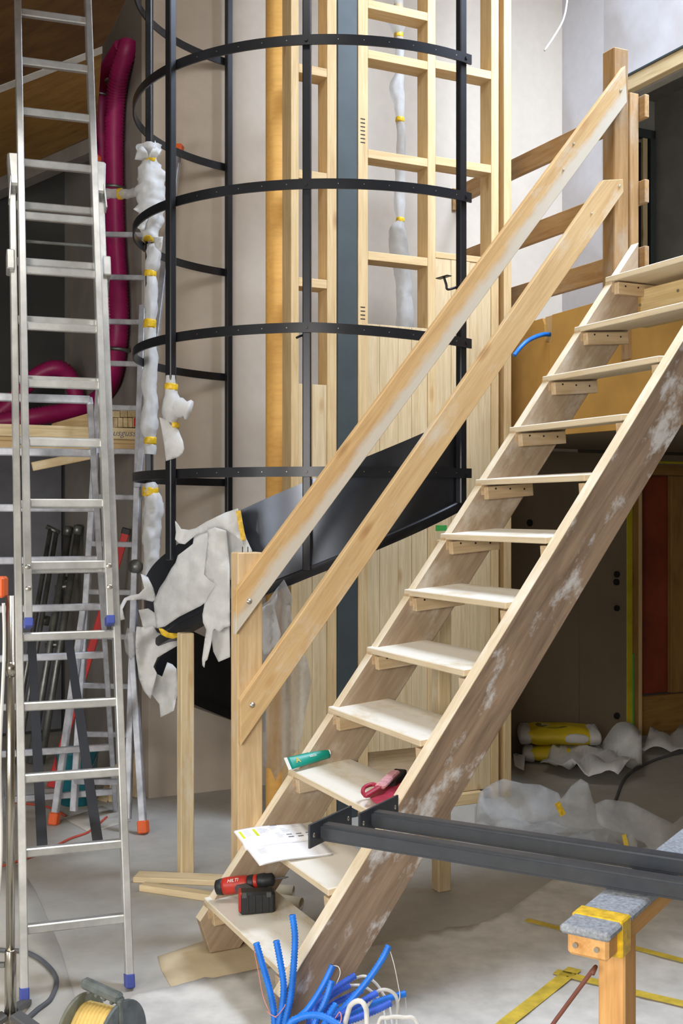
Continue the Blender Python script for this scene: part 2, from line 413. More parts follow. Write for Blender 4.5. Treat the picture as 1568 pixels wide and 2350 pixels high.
while s > -.6:
    sbox('wall_panel', s-.29, s-.004, -8.3, -8.282, .02, 2.08, M['recess'], wr, 'z', .006); s -= .294
S_(sbox('wall_left', -2.84, -2.7, -8.44, 3.2, 0, 5.6, M['white_wall'], None, 'z', 0))
S_(sbox('wall_front', 1.6, 6.5, 3.2, 3.34, 0, 5.6, M['white_wall'], None, 'z', 0))
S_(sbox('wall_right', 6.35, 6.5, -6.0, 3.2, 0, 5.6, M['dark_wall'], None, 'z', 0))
# room behind the ground-floor opening
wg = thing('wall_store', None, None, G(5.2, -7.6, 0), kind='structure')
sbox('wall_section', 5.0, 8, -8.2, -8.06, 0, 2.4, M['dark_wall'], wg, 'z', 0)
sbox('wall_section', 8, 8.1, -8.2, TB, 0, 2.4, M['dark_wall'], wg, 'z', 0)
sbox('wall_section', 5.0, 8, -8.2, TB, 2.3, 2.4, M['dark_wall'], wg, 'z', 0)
d2 = thing('door_2', None, None, G(SDOOR, TB, 0), kind='structure')
dx = s_at(1452, TB)
sbox('seal_strip', SDOOR-.012, dx-.005, TB-.1, TB+.008, 0, 1.93, M['yellowgreen'], d2, 'z', .002)
sbox('green_edge', dx-.005, dx+.012, TB-.1, TB+.006, .0, .62, M['green'], d2, 'z', .002)
sbox('door_jamb', dx+.012, s_at(1468, TB), TB-.13, TB-.01, 0, 1.93, M['ply'], d2, 'z', .003)
sbox('door_jamb', s_at(1468, TB), s_at(1474, TB), TB-.13, TB+.004, 0, 1.93, M['pine'], d2, 'z', .003)
sbox('door_head', dx, 8, TB-.13, TB-.005, 1.86, 1.94, M['ply'], d2, 's', .003)
sbox('head_seal', dx, 8, TB-.1, TB+.006, 1.94, 1.957, M['yellowgreen'], d2, 's', .002)
for a, b, n_, mt, z0, z1, tt in ((1473, 1537, 'door_panel', 'red_panel', .30, 1.86, TB-.16), (1541, 1640, 'door_stud', 'ply', .30, 1.86, TB-.11)):
    sbox(n_, s_at(a, tt), s_at(b, tt), tt-.04, tt, z0, z1, M[mt], d2, 'z', .003)
sbox('threshold_board', s_at(1474, TB-.06), s_at(1700, TB-.06), TB-.1, TB-.06, .03, .30, M['ply'], d2, 's', .003)
# upper floor
fu = thing('floor_upper', None, None, G(SF, -5, ZU), kind='structure')
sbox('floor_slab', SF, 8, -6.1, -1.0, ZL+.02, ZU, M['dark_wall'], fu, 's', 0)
P = lambda x, y: on_s(x, y, SF-.001)
prism('fascia_board', [P(1148, 753), P(1236, 736), P(1253, 731), P(1257, 745), P(1259, 786), P(1268, 788), P(1268, 1000), P(1148, 1046)], -D3*.022, UP, M['fascia'], fu, .001)
prism('fascia_board', [P(1268.6, 788), P(1273, 780), P(1275, 723), P(1700, 602), P(1700, 965), P(1268.6, 1000)], -D3*.022, UP, M['fascia'], fu, .001)
prism('rim_board', [P(1254, 728), P(1276, 722), P(1276, 790), P(1254, 795)], -D3*.006, UP, M['pine'], fu, .0005)
# upper right wall with the wide opening, room beyond
TJ = on_s(1386, 400, SR).dot(N3)
wu = thing('wall_upper_right', None, None, G(SR, TB, ZU), kind='structure')
sbox('wall_section', SR, SR+.13, TB, TJ, ZU, 5.6, M['bright_wall'], wu, 'z', 0)
sbox('wall_section', SR, SR+.13, TJ, 3.2, 4.29, 5.6, M['bright_wall'], wu, 'z', 0)
sbox('corner_bead', SR-.004, SR+.03, TJ-.004, TJ+.012, ZU, 4.27, M['galv'], wu, 'z', .002)
sbox('jamb_liner', SR+.03, SR+.13, TJ, TJ+.012, ZU, 4.27, M['column'], wu, 'z', .002)
sbox('lintel_batten', SR+.004, SR+.06, TJ, 3.2, 4.2, 4.289, M['pine_pale'], wu, 't', .003)
sbox('lintel_profile', SR-.006, SR+.03, TJ, 3.2, 4.283, 4.297, M['column'], wu, 't', .002)
sbox('lintel_edge', SR+.06, SR+.13, TJ, 3.2, 4.19, 4.289, M['room_grey'], wu, 't', .002)
wo = thing('wall_upper_room', None, None, G(SR+.2, -7, ZU), kind='structure')
sc_ = s_at(1503, -7.0)
sbox('wall_section', SR+.13, sc_, -7.14, -7.0, ZU, 5.0, M['room_grey'], wo, 'z', 0)
sbox('wall_section', sc_, sc_+.14, -7.14, -.9, ZU, 5.0, M['room_grey'], wo, 'z', 0)
sbox('ceiling_section', SR+.13, sc_+.14, -7.14, -.9, 4.87, 5.0, M['room_grey'], wo, 's', 0)
sbox('floor_section', SR, sc_+.14, -7.14, -6.1, ZU-.1, ZU, M['room_grey'], wo, 's', 0)
d1 = thing('door_1', None, None, G(sc_-.6, -7, ZU), kind='structure')
a, b = s_at(1440, -6.99), s_at(1498, -6.99)
sbox('dark_door_panel', a, b-.05, -7.0, -6.985, ZU, 4.52, M['hole'], d1, 'z', .001)  # solid dark panel, the unlit doorway is painted by its colour
sbox('door_frame', b-.12, b-.075, -7.0, -6.96, ZU, 4.56, M['pine_pale'], d1, 'z', .003)
sbox('door_frame', b-.05, b, -7.0, -6.95, ZU, 4.62, M['column'], d1, 'z', .003)
sbox('door_frame', a, b, -7.0, -6.95, 4.55, 4.62, M['column'], d1, 's', .003)
# roof with the skylight opening
ce = thing('ceiling', None, None, G(0, -3, 5.6), kind='structure')
for b in ((-2.84, 3.3, -8.44, 3.2), (5.4, 8, -8.44, 3.2), (3.3, 5.4, -8.44, -4.4), (3.3, 5.4, -1.6, 3.2)):
    sbox('roof_panel', *b, 5.6, 5.75, M['white_wall'], ce, 's', 0)
S_(sbox('light_shield_slab', -2.7, 6.35, -1.6, 3.2, 2.75, 2.9, M['white_wall'], None, 's', 0))  # unseen slab, added to keep window light off the upper left
# low timber ceiling over the recess
ZC = 3.9
cl = thing('ceiling_recess', None, None, on_z(100, 200, ZC), kind='structure')
Q = lambda x, y, z=ZC: on_z(x, y, z)
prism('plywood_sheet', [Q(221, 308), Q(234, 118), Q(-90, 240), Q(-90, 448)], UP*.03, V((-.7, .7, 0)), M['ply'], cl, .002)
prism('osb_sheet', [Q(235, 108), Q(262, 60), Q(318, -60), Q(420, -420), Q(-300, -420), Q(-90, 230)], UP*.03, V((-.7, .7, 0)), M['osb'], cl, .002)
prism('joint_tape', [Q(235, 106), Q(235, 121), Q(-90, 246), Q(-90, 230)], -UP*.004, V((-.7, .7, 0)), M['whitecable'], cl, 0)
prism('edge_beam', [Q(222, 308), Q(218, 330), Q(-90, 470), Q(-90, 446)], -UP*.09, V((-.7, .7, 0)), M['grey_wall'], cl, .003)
# ---------------------------------------------------------------- timber partition
TF = -5.29
wp = thing('wall_partition', None, None, G(s_at(670, TF), TF, 0), kind='structure')
DEP = .115
def stud(x0, x1, tf=TF, dep=DEP, m='pine', z1=5.2): return sbox('stud', s_at(x0, tf), s_at(x1, tf), tf-dep, tf, 0, z1, M[m], wp)
stud(668, 686); stud(751, 773); stud(822, 845); stud(982, 1000); stud(1128, 1145); stud(1157, 1174, TF+.01)
sbox('stud', s_at(1145, TF), s_at(1158, TF), TF-DEP-.02, TF-.06, 0, 5.2, M['pine'], wp)
def zt(x, y): return on_t(x, y, TF).z
for (xa, xb, ys) in ((686, 751, (145, 388, 636)), (845, 982, (-2, 113, 342, 576)), (1000, 1128, (137, 358))):
    for y in ys:
        z = zt(xa, y)
        sbox('blocking', s_at(xa, TF), s_at(xb, TF), TF-DEP, TF-.001, z-.046, z, M['pine'], wp, 's')
# second set further up, outside the picture
def planks(xa, xb, z0, z1, n, tf=TF-.004, m='plank'):
    s0, s1 = s_at(xa, TF), s_at(xb, TF); cuts = [s0]
    for i in range(n-1): cuts.append(s0+(s1-s0)*((i+1)/n+random.uniform(-.06, .06)))
    cuts.append(s1)
    for a, b in zip(cuts, cuts[1:]):
        sbox('plank', a+.0006, b-.0006, tf-.024, tf+random.uniform(-.0015, .001), z0, z1, M[m], wp, 'z', .0012)
planks(686, 751, 0.0, zt(700, 881), 2)
planks(845, 982, .33, zt(850, 743), 4)
planks(1000, 1128, 0.06, zt(1003, 590), 3)
sbox('base_board', s_at(845, TF), s_at(982, TF), TF-.06, TF-.03, .08, .33, M['cleat'], wp, 's')
sbox('cap_board', s_at(1000, TF), s_at(1128, TF), TF-DEP, TF-.001, zt(1003, 590)-.004, zt(1003, 590)+.03, M['pine'], wp, 's')
sbox('sill_board', s_at(1000, TF), s_at(1100, TF), TF, TF+.045, 0, .06, M['pine'], wp, 's')
for (x, y) in ((833, 300), (833, 705)):
    p = on_t(x, y, TF+.0006); k = p.y/FPX
    for i in range(7 if y < 500 else 4):
        obox('pencil_mark', p+UP*(i-3)*9*k, D3, N3, (12*k, 2.2*k, .0006), M['hole'], wp, 0)
# steel column and round timber
o = sbox('steel_column', s_at(774, TF), s_at(820, TF), TF-.09, TF+.004, 0, 5.4, M['column'], None, 'z', .004)
tag(o, 'dark grey primed flat steel column between two pale studs', 'column')
p = at(640, 1175, 6.02)
o = lathe('round_timber_column', [(0, .069), (.01, .0705), (2.5, .0705), (5.3, .0705)], (p.x, p.y, 0), UP, M['yellow_column'], None, 40)
tag(o, 'smooth round orange-yellow timber column left of the stud frame', 'column')
# ================================================================ temporary timber stair
S0, T0, GO, RI, Z0, WID = 1.350, -3.922, .167, .22, .203, .709
st = thing('timber_stair', 'steep dusty timber site stair with open treads and plank handrail', 'staircase', G(S0, T0+.35, 0))
SLOPE = RI/GO; dirn = V(D3*GO+UP*RI).normalized(); perp = V(D3*RI-UP*GO).normalized()   # perp points back and down
def stringer(name, ta, tb, wid, s_cut, mat, s_foot, o0=.03):
    # top edge starts .03 behind the nosings
    def edge(s, off): # point on line parallel to slope, offset off along perp
        base = G(S0+o0, 0, Z0) + perp*off; bs = base.dot(D3); return base.z+(s-bs)*SLOPE
    sa = lambda z, off: (lambda base: base.dot(D3)+(z-base.z)/SLOPE)(G(S0+o0, 0, Z0)+perp*off)
    pts = [(sa(.125, 0), .125), (sa(.0, wid)-.105, .004), (sa(.012, wid), .004)]
    pts += [(s_cut, edge(s_cut, wid)), (s_cut, edge(s_cut, 0))]
    return prism(name, [G(s, ta, z) for s, z in pts], N3*(tb-ta), dirn, mat, st, .003), (sa, edge)
sl, (sa, edge) = stringer('stringer', T0, T0+.045, .19, S0+1.985, M['stringer_in'], 0)
sr, (_, edge_r) = stringer('stringer', T0+WID, T0+WID+.055, .18, S0+2.35, M['stringer_out'], 0, .04)
for (ta, tb, sc, o0, edg) in ((T0-.0005, T0+.0455, S0+1.985, .03, edge), (T0+WID-.0005, T0+WID+.0555, S0+2.35, .04, edge_r)):
    a = S0+o0+(.125-Z0)/SLOPE
    p0 = G(a, (ta+tb)/2, .125); p1 = G(sc, (ta+tb)/2, edg(sc, 0))
    beam('pale_top_edge', p0-perp*.0004, p1-perp*.0004, tb-ta, .004, M['capwood'], st, N3, .0008)  # thin paler strip along each stringer's top edge
TILT = .010
for k in range(12):
    s, z = S0+GO*k, Z0+RI*k; dep = .245; t1 = T0+WID if k < 10 else T0+WID+.25
    if k == 11: dep = SF-s-.03
    tl = TILT if k < 11 else 0
    pts = [G(s, 0, z-tl), G(s+dep, 0, z+tl), G(s+dep, 0, z+tl-.024), G(s, 0, z-tl-.024)]
    prism('tread', [p+N3*T0 for p in pts], N3*(t1-T0), N3, M['tread'], st, .003)
    if k < 11 or True:
        for (ta, tb) in ((T0+.046, T0+.076), (T0+WID-.034, T0+WID-.001)):
            if k == 11 and ta > -3.5: continue
            q0 = .012 if ta < -3.6 else .002
            c = beam('cleat', G(s+q0, (ta+tb)/2, z-.057-tl), G(s+.235, (ta+tb)/2, z-.057+tl*.8), tb-ta, .052, M['cleat'], st, N3, .002)
            if ta < -3.6:
                for q in (.05, .12, .19): cyl('screw', G(s+q, tb-.001, z-.048), G(s+q, tb+.0015, z-.048), .004, M['hole'], c, 8)
        beam('cleat', G(s-.001, T0+.023, z-.05), G(s+.03, T0+.023, z-.05), .045, .05, M['cleat'], st, N3, .002)
# new ledger under the top step
sbox('ledger_board', S0+1.99, S0+2.03, T0+.05, T0+WID+.6, Z0+RI*10+.005, Z0+RI*11-.05, M['ledger'], st, 't', .003)
for x, y in ((1470, 700), (1557, 667)):
    p = on_s(x, y, S0+1.989); cyl('screw', p, p-D3*.003, .007, M['screw'], st, 10)
# newel posts
TN = T0-.002
p = lambda x, y: on_t(x, y, TN)
sn0, sn1 = s_at(546, TN), s_at(603, TN)
nw = sbox('newel_post', sn0, sn1, TN-.075, TN, 0, on_t(570, 1268, TN).z, M['newel'], st, 'z', .004)
for q in (.3, .52): cyl('nail', G(sn0+(sn1-sn0)*q, TN-.03, nw.matrix_basis.translation.z+0), G(sn0+(sn1-sn0)*q, TN-.03, 1.47), .0018, M['hole'], st, 6)
su0, su1 = s_at(1410, TN), s_at(1443, TN)
sbox('newel_post', su0, su1, TN-.08, TN, edge(su1, .16), on_t(1425, 110, TN).z, M['old'], st, 'z', .004)
# plank rails on the camera side of the posts
TRL = TN
def rail(pp, mat, axis_px):
    a, b = on_t(*axis_px[0], TRL), on_t(*axis_px[1], TRL)
    return prism('handrail_board', [on_t(x, y, TRL+.03) for x, y in pp], -N3*.03, b-a, mat, st, .002)
r1 = rail([(543, 1355), (1436, 150), (1440, 234), (541, 1457)], M['rail_a'], ((543, 1355), (1436, 150)))
r2 = rail([(552, 1608), (1386, 413), (1431, 411), (1432, 440), (553, 1712)], M['rail_b'], ((552, 1608), (1386, 413)))
for (x, y, r, w) in ((572, 1380, r1, .011), (579, 1618, r2, .011), (1425, 207, r1, .006), (1422, 427, r2, .006), (1317, 330, r1, .005), (1293, 390, r1, .005), (1358, 490, r2, .005)):
    q = on_t(x, y, TRL+.03)
    lathe('bolt', [(-.002, w), (.002, w), (.004, w*.6), (.006, w*.55), (.007, .001)], q, N3, M['screw'], r, 12)
# ================================================================ guard on the upper floor
gd = thing('landing_guard', 'weathered plank guard of three boards along the upper floor edge', 'guard rail', G(SF, -5.2, ZU))
SG = SF+.03
tp = on_s(1462, 400, SG).dot(N3)
sbox('post', SG-.06, SG-.004, tp-.05, tp+.02, ZU-.3, on_s(1460, 207, SG-.05).z, M['old'], gd, 'z', .003)
for (y, x) in ((365, 1175), (517, 1208), (658, 1178)):
    z = on_s(x, y, SG).z
    sbox('guard_board', SG, SG+.028, TB+.02, tp+.06, z-.115, z, M['old'], gd, 't', .003)
o = on_s(1040, 455, SG)
sbox('splice_block', SG-.03, SG, o.dot(N3)-.05, o.dot(N3)+.05, o.z-.09, o.z+.05, M['old'], gd, 't', .003)
# ================================================================ black steel spiral stair
CC = V((-.05, 5.70, 0)); R0 = .95
def cp(phi, r, z): a = math.radians(phi); return V((CC.x+r*math.sin(a), CC.y-r*math.cos(a), z))
def phi_px(x, r, g):
    f = lambda q: px(cp(q, r, 1.6))[0]-x
    for _ in range(40):
        d = (f(g+.01)-f(g))/.01
        if abs(d) < 1e-3: break
        g -= max(-3, min(3, f(g)/d))
    return g
sp = thing('spiral_stair', 'black steel spiral stair balustrade with curved hoops, posts and helical plate', 'spiral staircase', (CC.x, CC.y, 0))
RP, RQ, RH = .93, .955, .985
zlow = lambda ph: 1.37+.00667*ph
def helix_strip(name, ph0, ph1, prof, mat, parent, n=90):
    """prof(phi) -> closed list of (r, z)"""
    vs = []; fs = []; m = None
    for i in range(n+1):
        ph = ph0+(ph1-ph0)*i/n; pr = prof(ph); m = len(pr)
        vs += [cp(ph, r, z) for r, z in pr]
    for i in range(n):
        for k in range(m): fs.append((i*m+k, i*m+(k+1) % m, (i+1)*m+(k+1) % m, (i+1)*m+k))
    fs.append(tuple(range(m))[::-1]); fs.append(tuple(range(n*m, n*m+m)))
    o = raw(name, vs, fs, mat, parent, True, (CC.x, CC.y, 1))
    e = o.modifiers.new('edges', 'EDGE_SPLIT'); e.split_angle = math.radians(40); return o
HEND = 38
helix_strip('helical_plate', -198, HEND, lambda ph: [(RP-.004, max(.01, zlow(ph))), (RP+.004, max(.01, zlow(ph))), (RP+.004, zlow(ph)+.40), (RP-.004, zlow(ph)+.40)], M['plate'], sp, 130)
helix_strip('bottom_flange', -190, HEND, lambda ph: [(RP-.05, max(.012, zlow(ph)-.012)), (RP+.024, max(.012, zlow(ph)-.012)), (RP+.03, max(.02, zlow(ph)+.0)), (RP+.03, max(.03, zlow(ph)+.03)), (RP+.024, max(.035, zlow(ph)+.036)), (RP-.05, max(.035, zlow(ph)+.036))], M['black'], sp, 120)
posts = [(705, RQ, -4, .036), (1059, RQ, 36, .038), (392, 1.012, -50, .040), (343, RQ, -100, .036), (525, RQ, -142, .036)]
PH = []
for (x, r, g, w) in posts:
    ph = phi_px(x, r, g); PH.append(ph); a = math.radians(ph)
    tang = V((math.cos(a), math.sin(a), 0)); z0 = zlow(ph)+(.02 if x != 392 else .31)
    beam('post', cp(ph, r, z0), cp(ph, r, 5.35), w, .034, M['black'], sp, tang, .004)
hz = [(4.18, 0), (3.575, 0), (2.972, 0), (2.372, -.035), (1.769, 0)]
for i, (z, dz) in enumerate(hz):
    zz = lambda ph: z+(dz*max(0, (ph+4)/40))
    h = helix_strip('hoop', PH[4]-1.5 if i != 2 else PH[4]-.2, PH[1]+1.8, lambda ph: [(RH-.004, zz(ph)-.021), (RH+.004, zz(ph)-.021), (RH+.004, zz(ph)+.021), (RH-.004, zz(ph)+.021)], M['black'], sp, 64)
    for ph in PH[:2]+PH[3:]:
        cyl('bolt', cp(ph, RH, zz(ph)), cp(ph, RH+.009, zz(ph)), .008, M['black'], h, 10)
    q = -42
    while q < 34:
        if min(abs(q-x) for x in PH) > 2: cyl('rivet_or_hole', cp(q, RH+.003, zz(q)), cp(q, RH+.005, zz(q)), .0022, M['screw'], h, 6)  # pale discs stand in for see-through holes in the hoop
        q += 6.3
# handrail bracket at the right post
b0 = cp(PH[1], RQ, zlow(0)); z = on_t(1050, 658, -4.0).z
pb = at(1052, 658, cp(PH[1], RQ, 0).y); v1 = at(1028, 664, pb.y-.02); v2 = at(1019, 636, pb.y-.03)
br = tube('bracket_arm', catmull([pb, v1, v1+(v2-v1)*.4, v2], 5), .0055, M['black'], sp, 8)
beam('bracket_plate', at(1005, 640, pb.y), at(1032, 632, pb.y-.05), .03, .004, M['black'], br)
p0 = at(700, 768, cp(PH[0], RQ, 0).y); tube('bracket_arm', [p0, at(690, 771, p0.y), at(681, 775, p0.y-.02)], .005, M['black'], sp, 8)
# timber props under the spiral
def prop(x0, x1, yb, ytop, t, label, w=.045):
    p0 = on_z((x0+x1)/2, yb, 0); wpx = (x1-x0)*p0.y/FPX
    o = beam('prop_post', p0, V((p0.x, p0.y, at(x0, ytop, p0.y).z)), wpx*.72, wpx*.72, M['prop'], None, D3, .004)
    return tag(o, label, 'post', 'timber props under the spiral stair')
prop(404, 448, 2008, 1452, 0, 'pale square timber prop under the wrapped end of the spiral')
pr2 = prop(990, 1036, 2042, 1238, 0, 'square timber prop with green tape behind the site stair')
c = pr2.matrix_basis.translation
for y in (1212, 1467, 1972):
    q = at(1012, y, c.y); w = .047
    o = obox('green_tape', V((c.x, c.y, q.z)), UP, N3, (.024, w*.745, w*.745), M['green'], pr2, 0)
# ================================================================ extension ladder
AL = math.radians(19); E1 = V((math.cos(AL), math.sin(AL), 0)); Q1 = V((-math.sin(AL), math.cos(AL), 0)); LB = V((-.873, 3.735, 0))
def LP(a, z, off=0): return LB+E1*a+Q1*(.28*z+off)+UP*z
ld = thing('extension_ladder', 'tall bright aluminium combination ladder with blue end caps at the left', 'ladder', LB)
def lsec(hw, off, z0, z1, zr, capz):
    for sg in (-1, 1):
        s_ = beam('stile', LP(sg*hw, z0, off), LP(sg*hw, z1, off), .026, .055, M['alu'], ld, E1, .003)
        beam('end_cap', LP(sg*hw, z0-capz, off), LP(sg*hw, z0+.012, off), .03, .06, M['bluecap'], s_, E1, .004)
        if off:
            for dz in (.19, .115): lathe('rivet_or_hole', [(-.001, .011), (.001, .011), (.003, .006)], LP(sg*hw, z0+dz, off)-Q1*.0285, -Q1, M['screw'], s_, 12)
    for z in zr:
        beam('rung', LP(-hw, z, off), LP(hw, z, off), .03, .03, M['alu'], ld, Q1, .004)
lsec(.1705, 0, .035, 2.93, [.218+.235*k for k in range(12)], .033)
lsec(.141, -.06, 1.215, 3.86, [1.41+.2225*k for k in range(11)], .02)
for sg in (-1, 1):
    h = beam('hook_bracket', LP(sg*.158, 2.86, -.035), LP(sg*.166, 3.0, -.03), .05, .07, M['alu'], ld, E1, .008)
    beam('hook_lip', LP(sg*.185, 2.80, -.05), LP(sg*.178, 2.9, -.05), .006, .05, M['alu'], h, E1, .002)
    beam('guide_bracket', LP(sg*.182, 2.52, -.01), LP(sg*.182, 2.60, -.01), .03, .07, M['alu'], ld, E1, .004)
beam('safety_bar', LP(-.12, 2.66, .02), LP(.14, 2.66, .02), .012, .012, M['galv'], ld, Q1)
rear = []
for (y, xr) in ((918, 206), (1040, 214), (1166, 222), (1284, 227), (1392, 233), (1502, 245), (1610, 252), (1714, 258), (1816, 262)):
    z = 1.6
    for _ in range(30): z = 1.6-(y-1175)*(4.40+.77*(2.14-z))/FPX
    Y = 4.40+.77*(2.14-z); p = at(xr, y, Y); rear.append(p)
    beam('rung', p, p-E1*.56, .03, .032, M['alu_old'], ld, Q1, .004)
for off in (0, -.56):
    a, b = rear[0]+E1*off, rear[-1]+E1*off; d = (b-a).normalized(); b2 = b+d*((b.z-.0)/-d.z)
    beam('rear_stile', a, b2, .024, .05, M['alu_old'], ld, E1, .003)
for (x0, y0, x1, y1) in ((72, 1462, 97, 1942), (157, 1462, 224, 1928)):
    f = LP((-.07 if x0 < 100 else .095), .459+.016, .01); p1 = at(x1, y1, f.y+.005)
    beam('strap', p1, at(x0, y0, 4.98), .036, .003, M['strap'], ld, E1, .0008)
# ================================================================ multi-position ladder
l2 = thing('folding_ladder', 'scuffed aluminium multi-position ladder with orange end caps leaning in the corner', 'ladder', on_z(230, 1900, 0))
def YL(y, r): return (5.80 if r == 0 else 5.64)+((6.42 if r == 0 else 6.31)-(5.80 if r == 0 else 5.64))*(1890-y)/1540
def lp2(x, y, r): return at(x, y, YL(y, r))
E2 = V((.95, -.31, 0)); N2 = V((-.31, -.95, 0))
def stile2(x0, y0, x1, y1, r, off=0, caps=''):
    a, b = lp2(x0, y0, r)+N2*off, lp2(x1, y1, r)+N2*off; s_ = beam('stile', a, b, .036, .026, M['alu_old'], l2, E2, .003); d = (b-a).normalized()
    if 'a' in caps: beam('end_cap', a-d*.012, a+d*.05, .05, .045, M['orange'], s_, E2, .006)
    if 'b' in caps: beam('end_cap', b-d*.05, b+d*.012, .05, .045, M['orange'], s_, E2, .006)
    return s_
stile2(131, 1884, 199, 1395, 0, .03, 'a'); stile2(336, 1903, 308, 1450, 1, .03, 'a')
stile2(169, 1862, 243, 640, 0); stile2(293, 1880, 328, 700, 1)
stile2(240, 900, 226, 366, 0, .03, 'b'); ts = stile2(322, 1120, 416, 341, 1, .03, 'b')
for y, xa, xb in ((540, 236, 352), (638, 243, 345), (740, 243, 340), (836, 238, 335), (937, 232, 332), (1037, 225, 330), (1142, 212, 326), (1250, 205, 317), (1360, 198, 312), (1462, 193, 305), (1575, 187, 304), (1686, 180, 300), (1795, 172, 297)):
    beam('rung', lp2(xa, y-2, 0), lp2(xb, y, 1), .028, .028, M['alu_old'], l2, N2, .003)
for (x, r) in ((205, 0), (316, 1)):
    lathe('hinge', [(-.02, .034), (-.005, .038), (.012, .038), (.018, .02), (.024, .014)], lp2(x, 1300, r)+N2*.02, N2, M['galv'], l2, 20)
for i, y in enumerate(range(612, 735, 13)):
    x = 322+(1120-y)/(1120-352)*93; q = lp2(x, y, 1)+N2*.0445
    beam('print_mark', q-E2*.006, q+E2*.006, .001, .009+.004*(i % 2), M['orange'], ts, N2, 0)
# ================================================================ foam wrapped parts of the spiral stair
def wrap(name, label, prof, Y, mat, cat='foam wrap', amp=.22, seg=22, seed=1, tapes=(), sc=26):
    ys = [p[0] for p in prof]; P = []; R = []; y = ys[0]
    while y <= ys[-1]:
        j = max(i for i in range(len(ys)) if ys[i] <= y); j = min(j, len(ys)-2); f = (y-ys[j])/(ys[j+1]-ys[j]); f = f*f*(3-2*f)
        xc = prof[j][1]*(1-f)+prof[j+1][1]*f; hw = prof[j][2]*(1-f)+prof[j+1][2]*f
        P.append(at(xc, y, Y)); R.append(hw*Y/FPX); y += 4.5
    def rad(i, a):
        q = (math.cos(a)*.05, math.sin(a)*.05, P[i].z*.55)
        return R[i]*(1+amp*(fbm(q, sc, seed)+.35*math.sin(a*5+P[i].z*9+seed)*min(1, R[i]/.03)*.5))
    o = tube(name, P, rad, mat, None, seg, True, V((P[-1].x, P[-1].y, P[-1].z)), False); tag(o, label, cat, None)
    for (ty, tx, hw, h) in tapes:
        c = at(tx, ty, Y); r = hw*Y/FPX; k = Y/FPX*h*.5
        lathe('yellow_tape', [(-k, r*.98), (-k*.6, r*1.04), (k*.6, r*1.03), (k, r*.97)], c, V((.08, .0, 1)), M['ytape'], o, 20)
    return o
YA = cp(PH[3], RQ, 0).y
wrap('foam_wrap', 'bulky crumpled white foam wrap tied with yellow tape high on the left spiral post',
     [(334, 343, 27), (346, 343, 27), (362, 342, 15), (372, 343, 15), (388, 345, 24), (410, 347, 31), (445, 348, 33), (470, 346, 30), (500, 345, 27), (520, 342, 22), (538, 344, 16), (550, 347, 15), (560, 349, 13)],
     YA, M['foam'], seed=2, amp=.36, tapes=((366, 342, 16.5, 11), (550, 347, 17, 13)))
for i, pl in enumerate(([(309, 366), (316, 340), (326, 333), (338, 348), (340, 362), (325, 368)], [(340, 360), (352, 338), (356, 322), (362, 340), (371, 344), (360, 362)], [(306, 480), (320, 466), (328, 440), (340, 470), (322, 490)], [(307, 512), (322, 498), (340, 500), (330, 530), (316, 524)], [(352, 545), (374, 543), (370, 580), (356, 566)])):
    sheet('torn_flap', pl, (lambda k: lambda x, y: at(x, y, YA-.045+.05*soft((x*.004, 0, y*.004), 9, 60+k)))(i), 6, M['foam'], bpy.data.objects['foam_wrap'], .002)
wrap('foam_wrap', 'long narrow foam sleeve with yellow tape bands midway down the left spiral post',
     [(561, 350, 12), (580, 352, 17), (605, 350, 17), (628, 345, 11.5), (650, 347, 15), (700, 347, 15), (743, 344, 12), (780, 345, 13), (830, 347, 16), (880, 342, 17), (930, 346, 17), (980, 342, 20), (1011, 345, 12), (1030, 344, 14), (1046, 343, 13)],
     YA, M['foam'], seed=5, amp=.22, tapes=((628, 345, 13.5, 14), (743, 344, 14, 20), (1011, 345, 14, 17)))
wrap('foam_wrap', 'twisted foam sleeve below the lowest hoop on the left spiral post',
     [(1108, 343, 12), (1118, 345, 17), (1130, 345, 16), (1145, 350, 20), (1175, 352, 22), (1215, 348, 20), (1270, 347, 17), (1325, 340, 13)],
     YA, M['foam'], seed=8, amp=.3, tapes=((1129, 345, 18, 22),))
# knotted strip across the ladder rung
Yk = YA-.02
tube_pts = [at(240, 446, 6.02), at(262, 444, 6.0), at(285, 446, 5.95), at(318, 440, YA)]
o = tube('foam_strip', resample(catmull(tube_pts, 8), .012), lambda i, a: .024*(1+.4*fbm((math.cos(a), math.sin(a), i*.2), 1.5, 3)), M['film_dense'], None, 12)
tag(o, 'limp foam strip tied sideways from the bulky wrap to the folding ladder', 'foam strip')
lathe('yellow_tape', [(-.012, .03), (.012, .03)], at(276, 445, 5.97), V((1, -.1, 0)), M['ytape'], o, 14)
YB = cp(PH[2], 1.012, 0).y
w = wrap('foam_wrap', 'white foam bundle with a side knob on the front left spiral post',
     [(862, 392, 11.5), (882, 392, 13), (900, 392, 15), (920, 394, 21), (945, 394, 22), (962, 393, 17), (972, 394, 11), (985, 396, 9)], YB, M['foam'], seed=11, amp=.12, tapes=((888, 393, 15, 15), (976, 400, 12, 13)))
tube('side_knob', [at(408, 938, YB), at(416, 936, YB-.02), at(425, 938, YB-.02), at(431, 940, YB-.02), at(437, 942, YB-.02)], lambda i, a: (20, 24, 17, 24, 22)[i]*YB/FPX, M['foam'], w, 14)
def crumple(Y, amp, sc, seed, tilt=0, y0=0):
    def f(x, y):
        p = at(x, y, Y); return at(x, y, Y+amp*soft((p.x, 0, p.z), sc, seed)+tilt*(y-y0))
    return f
sheet('loose_flap', [(366, 958), (380, 962), (396, 972), (410, 988), (420, 1012), (423, 1030), (418, 1042), (410, 1049), (381, 1058), (377, 1020)], crumple(YB-.035, .03, 9, 4), 7, M['foam'], w, .002)
